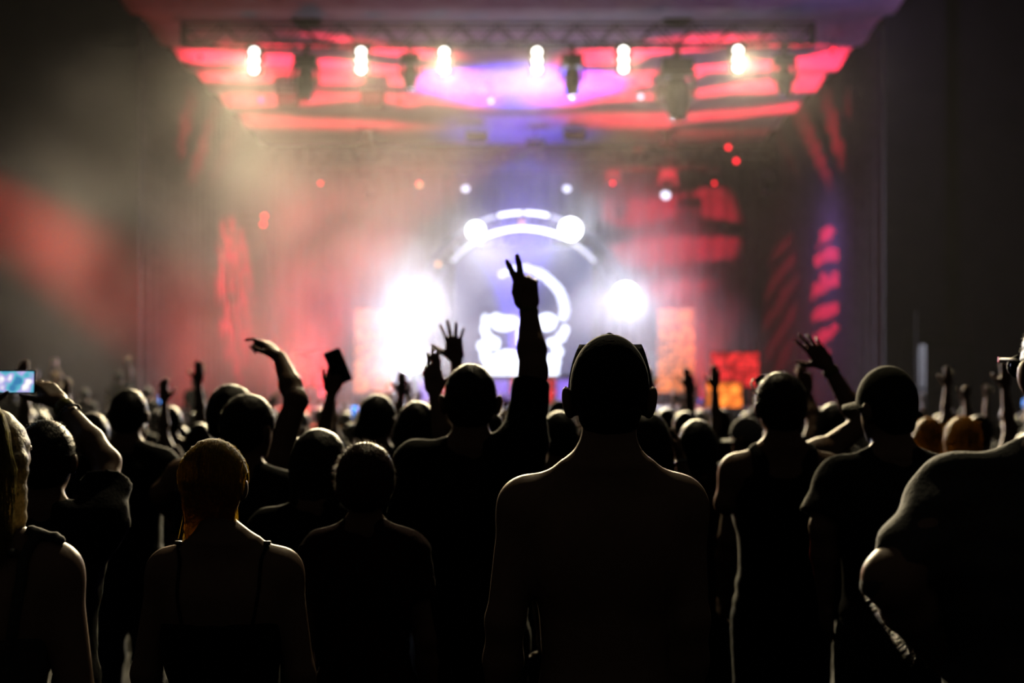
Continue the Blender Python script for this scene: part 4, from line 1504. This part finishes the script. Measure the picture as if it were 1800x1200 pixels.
# -- man at left with short hair
i6 = person('short-haired man in a dark T-shirt behind the filming arm, left', 225, 683, 6.9, dict(hair='short', hair_c='dark', top='tee', top_c='black', leg_c='denim', skin=1, ears=1.1), 0.010)
# -- pair left of the arms
i7 = person('short-haired man in a dark T-shirt in front of the taller man, left of centre', 430, 694, 5.0, dict(hair='short', hair_c='dark', hair_v=0.004, top='tee', top_c='charcoal', leg_c='black', skin=1, head_yaw=-0.5, girth=1.05), 0.009)
i7b = person('bulky man in a tank top raising his right hand with curled fingers', 405, 680, 5.75,
             dict(hair='curly', hair_c='dark', top='tank', top_c='brown', leg_c='denim', skin=1, girth=1.2, shoulder=1.15, arm_f=1.12,
                  armL=dict(elbow=(285, 868, 0.0), wrist=(330, 930, 0.18)),
                  armR=dict(sh=(-0.02, 0, 0.05), elbow=(521, 704, 0.05), wrist=(492, 628, 0.20), hand=dict(tip=(452, 590, 0.24), n=(-0.55, 0.2, -0.75), curl=(0.25, 0.75, 0.85, 0.9), spread=0.9, thumb=0.55))), 0.008)
mb = ring(i7b, 'R', 0.10, 0.050, 0.010, SILVER, 'bracelet')
# -- phone in a raised arm
i8 = person('short person whose raised arm lifts a dark phone, left of centre', 512, 768, 6.2,
            dict(woman=True, hair='bob', hair_c='dark', top='tee', top_c='maroon', leg_c='denim', skin=1,
                 armR=dict(sh=(-0.01, 0, 0.05), elbow=(563, 788, 0.02), wrist=(583, 690, 0.08), hand=dict(tip=(592, 622, 0.08), n=(0.05, 1, 0), curl=(0.5, 0.5, 0.5, 0.5), spread=0.2, thumb=0.35, size=1.05))), 0.009)
phone('dark smartphone gripped in a raised hand left of centre', W(594, 644, 6.27), 0.078, 0.155, (-0.1, 1, 0.1), up=(-0.42, 0, 1), lit=False)
i9 = person('stooped long-haired person in a dark top, lower left of centre', 556, 757, 4.55, dict(hair='bob', hair_v=0.012, hair_c='dark', top='tee', top_c='black', leg_c='black', skin=1, shoulder=1.05, nod=0.25, neck_lean=0.03), 0.009)
i9b = person('curly auburn-haired person with reddish rim beside the stooped one', 642, 783, 4.1, dict(woman=True, hair='curly', hair_c='auburn', top='tee', top_c='maroon', leg_c='denim', skin=1), 0.009)
i10 = person('short-haired man in a dark T-shirt left of the man with the V sign', 661, 693, 6.9, dict(hair='short', hair_c='dark', top='tee', top_c='navy', leg_c='denim', skin=1, head_yaw=-0.3), 0.010)
i10b = person('dark-haired person with a raised open right hand behind the man with the V sign', 733, 706, 6.0,
              dict(hair='bob', hair_c='dark', top='tee', top_c='black', leg_c='denim', skin=1,
                   armR=dict(sh=(0, 0, 0.06), elbow=(812, 735, 0.05), wrist=(802, 634, 0.12), hand=palm_fwd(tip=(792, 556, 0.12), curl=(0.05, 0.02, 0.02, 0.05), spread=1.5, thumb=0.9))), 0.0075)
i11 = person('person hidden behind the V-sign man holding up an upright left hand', 848, 712, 5.35,
             dict(hair='short', hair_c='dark', top='tee', top_c='charcoal', leg_c='denim', skin=0,
                  armL=dict(sh=(0.02, 0, 0.06), elbow=(789, 796, 0.05), wrist=(764, 690, 0.10), hand=palm_fwd(tip=(755, 612, 0.12), curl=(0.12, 0.12, 0.14, 0.4), spread=0.15, thumb=0.95))), 0.0075)
# -- right side
i12 = person('man in a tank top with sunglasses pushed up on his hair, right', 1374, 655, 5.3,
             dict(hair='curly', hair_c='brown', hair_v=-0.008, top='tank', top_c='black', leg_c='denim', skin=1, head_yaw=0.12, shoulder=1.0,
                  armL=dict(elbow=(1276, 884, -0.03), wrist=(1292, 858, 0.22)), armR=dict(elbow=(1470, 900, -0.02), wrist=(1460, 860, 0.22))), 0.0085)
H12 = i12['H']
mb = MB()
for s in (-1, 1):
    mb.path([H12(s * 0.075, 0.098, 0.105), H12(s * 0.098, 0.05, 0.09), H12(s * 0.102, 0.0, 0.065), H12(s * 0.098, -0.04, 0.045)], 0.0035, 6)
mb.path([H12(-0.078, 0.1, 0.105), H12(0, 0.108, 0.112), H12(0.078, 0.1, 0.105)], 0.0035, 6)
g = scale_mb(mb, i12['s']).build('sunglasses', M['plastic'], i12['root'], True)
for s in (-1, 1):
    scale_mb(MB().lathe(H12(s * 0.038, 0.100, 0.10), V(0, 0.8, 0.6), [(0, 0.028), (0.003, 0.027)], 16), i12['s']).build('lens', LENS, g, True)
i13 = person('person behind the sunglasses man raising a bent right arm with spread fingers', 1374, 676, 5.95,
             dict(hair='short', hair_c='dark', top='tank', top_c='olive', leg_c='denim', skin=1, arm_f=1.05,
                  armR=dict(sh=(-0.01, 0, 0.07), elbow=(1514, 746, 0.10), wrist=(1455, 643, 0.17), hand=palm_fwd(tip=(1408, 582, 0.20), curl=(0.02, 0.10, 0.22, 0.30), spread=0.9, thumb=0.75))), 0.0075)
ring(i13, 'R', 0.90, 0.036, 0.03, BAND_Y, 'wristband')
i14 = person('man in a peaked cap turned to the left, dark T-shirt, right side', 1568, 645, 4.6,
             dict(cap='snap', cap_c='olive', cap_low=0.012, hair='crop', hair_c='dark', head_yaw=0.42, ears=1.2, top='tee', top_c='charcoal', sleeve=0.80, sleeve_w=0.088, leg_c='denim', skin=0, shoulder=1.05,
                  armL=dict(elbow=(1446, 925, -0.03), wrist=(1452, 1060, 0.06))), 0.0075)
b = brim_mesh(i14, L=0.06, W_=0.088, up=-0.25, z0=0.035, curve=0.030, yaw=0.6)
scale_mb(b, i14['s']).build('cap_brim', CLOTH['olive'], i14['objs']['cap'], True)
i15 = person('burly man in a grey shirt and glasses, cut off by the right edge', 1856, 524, 2.6,
             dict(hair='crop', hair_c='dark', top='long', top_c='grey', sleeve=1.0, sleeve_w=0.07, wrinkle=0.0065, leg_c='denim', skin=0, girth=1.2, shoulder=1.12, head_x=0.035, ears=0.6, head_yaw=0.03, arm_f=1.1,
                  armL=dict(elbow=(1566, 1016, -0.12), wrist=(1650, 1150, 0.08))), 0.0075)
H15 = i15['H']
mb = MB()
for s in (-1, 1):
    mb.path([H15(s * 0.07, 0.112, 0.02), H15(s * 0.088, 0.105, 0.022), H15(s * 0.089, 0.03, 0.02), H15(s * 0.086, -0.02, 0.005)], 0.0032, 6)
    mb.path([H15(s * (0.04 + 0.03 * math.cos(a)), 0.114, 0.008 + 0.022 * math.sin(a)) for a in np.linspace(0, 2 * PI, 17)], 0.003, 6)
mb.path([H15(-0.012, 0.115, 0.012), H15(0, 0.118, 0.016), H15(0.012, 0.115, 0.012)], 0.003, 6)
g = scale_mb(mb, i15['s']).build('glasses', M['plastic'], i15['root'], True)
for s in (-1, 1):
    scale_mb(MB().lathe(H15(s * 0.04, 0.112, 0.008), V(0, 1, 0), [(0, 0.026), (0.003, 0.026)], 16), i15['s']).build('lens', LENS, g, True)
    scale_mb(MB().box(H15(s * 0.083, 0.111, 0.022), (0.014, 0.008, 0.010)), i15['s']).build('hinge', SILVER, g)
A = i15['A']['L']
rs = np.random.default_rng(11)
ah = [(rs.uniform(0, 1), rs.uniform(0, 2 * PI), rs.uniform(-0.4, 0.4)) for _ in range(700)]
R15 = rot_from(A['fo'])


def armhair(i, t):
    k, a, w = ah[i]
    c = A['el'] + (A['wr'] - A['el']) * (0.02 + 0.7 * k)
    d_ = R15 @ V(math.cos(a), math.sin(a), 0.3 + w)
    return c + d_ * (0.042 + 0.016 * t)


strands(i15, 'arm_hair', HAIR['brown'], 700, armhair, 0.0004, 2)

i16 = person('woman with long dark hair just right of the shirtless man', 1134, 728, 5.4, dict(woman=True, hair='long', hair_c='dark', hair_v=0.012, top='tee', top_c='black', leg_c='denim', skin=1,
             armR=dict(elbow=(1212, 905, 0.02), wrist=(1196, 806, 0.14))), 0.009)
ring(i16, 'R', 0.92, 0.030, 0.012, SILVER, 'bracelet')
i17 = person('bob-haired person in a maroon top right of the long-haired woman', 1226, 738, 6.6, dict(woman=True, hair='bob', hair_c='dark', top='tee', top_c='maroon', leg_c='denim', skin=1), 0.010)
i18 = person('fair-haired person in the crowd just right of the peaked cap', 1634, 735, 8.0, dict(woman=True, hair='bob', hair_c='golden', top='tee', top_c='grey', leg_c='denim', skin=0), 0.011)
i19 = person('golden-haired person in the crowd before the burly man', 1694, 735, 7.4, dict(woman=True, hair='bob', hair_c='golden', hair_v=0.008, top='tee', top_c='black', leg_c='denim', skin=0), 0.011)
i20 = person('person in a white cap in the crowd left of the sunglasses man', 1318, 733, 8.6, dict(cap='snap', cap_c='white', hair='crop', top='tee', top_c='grey', leg_c='denim', skin=0, head_yaw=0.9), 0.011)
scale_mb(brim_mesh(i20, L=0.08, W_=0.09, up=-0.1, z0=0.0), i20['s']).build('cap_brim', CLOTH['white'], i20['objs']['cap'], True)
i21 = person('short-haired person left of the capped head at centre', 984, 722, 6.4, dict(hair='short', hair_c='dark', top='tee', top_c='charcoal', leg_c='denim', skin=1), 0.010)
i22 = person('dark-haired person half hidden behind the filming arm', 160, 728, 7.9, dict(hair='curly', hair_c='dark', top='tee', top_c='navy', leg_c='denim', skin=0), 0.011)
i23 = person('dark-haired person seen under the bent raised arm at right', 1468, 712, 7.6, dict(hair='curly', hair_c='dark', top='tee', top_c='black', leg_c='denim', skin=1,
             armL=dict(sh=(0, 0, 0.05), elbow=(1432, 745, 0.1), wrist=(1418, 690, 0.2), hand=palm_fwd(tip=(1408, 650, 0.2), curl=(0.2, 0.2, 0.2, 0.2)))), 0.011)
for k, (inf, n, ln, hc_, t0) in enumerate(((i2, 900, 0.007, 'dark', 0.008), (i5, 700, 0.012, 'dark', 0.014), (i6, 700, 0.008, 'dark', 0.014), (i7, 900, 0.009, 'dark', 0.017), (i7b, 700, 0.014, 'dark', 0.024),
                                        (i9b, 900, 0.018, 'auburn', 0.024), (i10, 600, 0.012, 'dark', 0.014), (i12, 900, 0.014, 'brown', 0.016), (i15, 1200, 0.006, 'dark', 0.007), (i21, 500, 0.01, 'dark', 0.014),
                                        (i22, 500, 0.014, 'dark', 0.024), (i23, 500, 0.014, 'dark', 0.024), (i18, 500, 0.016, 'golden', 0.018), (i19, 500, 0.016, 'golden', 0.024))):
    fuzz(inf, n, ln, HAIR[hc_], t0, k)
NAMED = [i1, i2, i3, i4, i5, i6, i7, i7b, i8, i9, i9b, i10, i10b, i11, i12, i13, i14, i15, i16, i17, i18, i19, i20, i21, i22, i23]

# ------------------------------------------------------------------ the packed crowd behind them
UP = lambda s, dx=0.0, h=0.0, curl=0.1, n=(0, 1, 0), spread=0.9, bend=0.0: dict(
    sh=(0, 0, 0.05), elbow=(s * (0.24 + dx), 0.06, 1.72 - 0.06 * bend), wrist=(s * (0.22 + dx * 1.6 - 0.05 * bend), 0.10, 1.98 + h), hand=dict(f=(s * 0.1, 0.05, 1), n=n, curl=(curl,) * 4, spread=spread, thumb=0.7))
protos = {}
KINDS = {
    'both_up': dict(hair='short', hair_c='dark', top='tee', top_c='charcoal', skin=0, armL=UP(-1, 0.03), armR=UP(1, 0.05, 0.02)),
    'right_up': dict(hair='short', hair_c='brown', top='tank', top_c='grey', skin=1, armR=UP(1, 0.0, 0.03)),
    'left_up': dict(woman=True, hair='long', hair_c='brown', top='tee', top_c='maroon', skin=0, armL=UP(-1, 0.05)),
    'fist_up': dict(hair='crop', hair_c='dark', top='tee', top_c='navy', skin=1, cap='snap', cap_c='charcoal', armR=UP(1, -0.02, 0.02, 1.0)),
    'clapping': dict(woman=True, hair='bob', hair_c='golden', top='tank', top_c='white', skin=0, armL=UP(-1, -0.05, -0.04, 0.1, (1, 0.2, 0), 0.3, 2.0), armR=UP(1, -0.05, -0.04, 0.1, (-1, 0.2, 0), 0.3, 2.0)),
    'filming': dict(hair='short', hair_c='dark', top='tee', top_c='olive', skin=0, armR=UP(1, -0.06, -0.12, 0.5, (-0.6, 0.5, 0), 0.2, 1.0)),
    'standing': dict(hair='short', hair_c='dark', top='tee', top_c='black', skin=1),
    'long_hair': dict(woman=True, hair='long', hair_c='brown', top='tee', top_c='charcoal', skin=0),
    'capped': dict(cap='snap', cap_c='grey', hair='crop', top='tee', top_c='grey', skin=0),
}
for kname, sp in KINDS.items():
    sp = dict(sp, thick=1.3, leg_c='denim')
    bo, shi, pan, sho, hai, cp, inf = human(sp)
    vs_, fs_, mi, mats, nb = [], [], [], [], 0
    for so, mt in ((bo, SKINS[sp['skin']]), (shi, CLOTH[sp['top_c']]), (pan, CLOTH['denim']), (sho, CLOTH['black']), (hai, HAIR[sp.get('hair_c', 'dark')]), (cp, CLOTH[sp.get('cap_c', 'black')])):
        if not so.p:
            continue
        v, f = so.mesh(0.0135 if so is bo else 0.018)
        vs_.append(v)
        fs_.append(f + nb)
        mi += [len(mats)] * len(f)
        mats.append(mt)
        nb += len(v)
    protos[kname] = np_mesh('crowd_' + kname, np.concatenate(vs_), np.concatenate(fs_), mats, mi)

CROWD_LABEL = {
    'both_up': 'short-haired concertgoer raising both arms', 'right_up': 'concertgoer in a pale tank top raising one arm', 'left_up': 'long-haired concertgoer raising one arm',
    'fist_up': 'capped concertgoer raising a fist', 'clapping': 'fair-haired concertgoer with hands overhead', 'filming': 'concertgoer holding up a phone',
    'standing': 'short-haired concertgoer with lowered arms', 'long_hair': 'long-haired concertgoer with lowered arms', 'capped': 'grey-capped concertgoer with lowered arms'}
ZONES = [(120, 'at the far left'), (260, 'beyond the filming arm'), (400, 'under the red smoke'), (520, 'under the left drape'), (620, 'below the left red panel'), (700, 'below the left orange panel'),
         (800, 'below the biggest lamp'), (900, 'below the screen'), (1000, 'right of the V sign'), (1120, 'behind the capped head'), (1230, 'below the right orange panel'), (1340, 'below the right red panel'),
         (1480, 'under the right drape'), (1620, 'behind the peaked cap'), (1740, 'by the right pier'), (9999, 'at the far right')]
rc = random.Random(21)
taken = [(i['root'].location.x, i['root'].location.y) for i in NAMED]
pts = []
d = 8.2
while d < 33.0:
    step = 0.95 + 0.012 * d
    xw = min(0.37 * d + (1.1 if d < 16 else 0.3), 11.0)
    x = -xw + rc.uniform(0, step)
    while x < xw:
        pts.append((x + rc.uniform(-0.2, 0.2), d + rc.uniform(-0.3, 0.3)))
        x += step
    d += 1.0 + 0.035 * d
crowd_phones = []
n_made = 0
EXTRA = [(985, 9.6, 'fist_up', 0.98), (1206, 10.4, 'both_up', 0.95), (1172, 12.4, 'right_up', 0.96), (640, 11.0, 'both_up', 0.93), (706, 12.6, 'clapping', 0.95),
         (118, 9.6, 'left_up', 0.96), (300, 11.2, 'right_up', 0.97), (1722, 9.4, 'right_up', 0.93), (350, 9.4, 'left_up', 0.90)]
EXTRA = {((a - 900) * b / F, b): (k, c) for a, b, k, c in EXTRA}
for x, y in list(EXTRA) + pts:
    if any((x - a) ** 2 + (y - b) ** 2 < 0.8 ** 2 for a, b in taken):
        continue
    if x > 9.3 and 32.4 < y:
        continue
    z, where = gz(y), ''
    if -12.8 < x < -5.8 and 24.6 < y < 30.9:
        if x > -6.2:
            continue
        k = min(3, max(0, int((y - 24.75) / 1.5)))
        y = 25.5 + 1.5 * k
        z = PLAT(k)
    elif -13.2 < x < -5.4 and 24.3 < y < 31.4:
        continue
    pxl = 900 + x * F / y
    up = 0.42 if pxl < 1150 else 0.22
    if rc.random() < up:
        kn = rc.choice(['both_up', 'right_up', 'left_up', 'fist_up', 'clapping', 'filming', 'both_up', 'right_up'])
    else:
        kn = rc.choice(['standing', 'standing', 'long_hair', 'capped'])
    if y < 11 and kn not in ('standing', 'long_hair', 'capped'):
        kn = 'standing'
    s = rc.uniform(0.86, 0.97) if y > 11 else rc.uniform(0.82, 0.89)
    if (x, y) in EXTRA:
        kn, s = EXTRA[(x, y)]
    o = link('person', protos[kn])
    o.location, o.scale, o.rotation_euler = (x, y, z + 0.012), (s, s, s), (0, 0, rc.uniform(-0.35, 0.35))
    taken.append((x, y))
    zone = ZONES[int(np.searchsorted([z_[0] for z_ in ZONES], pxl))][1]
    row = 'near rows' if y < 13 else 'middle rows' if y < 21 else 'far rows'
    plat_ = z > gz(y) + 0.1
    if plat_:
        row, zone = 'on the tiered platform', ('its back step' if k == 3 else 'its front steps')
    tag(o, '%s, %s, %s' % (CROWD_LABEL[kn], row, zone), 'person', 'crowd on the tiered platform' if plat_ else 'packed crowd before the stage')
    n_made += 1
    if kn == 'filming':
        q = Matrix.Rotation(o.rotation_euler[2], 3, 'Z') @ (Vector((0.06, 0.14, 1.97)) * s) + o.location
        crowd_phones.append(q)
for k, q in enumerate(crowd_phones):
    r = tag(empty('smartphone', q), 'small glowing phone held up in the far crowd', 'phone', 'phones held up in the far crowd')
    MB().box((0, 0, 0), (0.08, 0.012, 0.15)).build('case', M['plastic'], r)
    MB().box((0, -0.008, 0), (0.07, 0.003, 0.13)).build('screen', M['led_blue' if k % 2 else 'led_violet'], r)
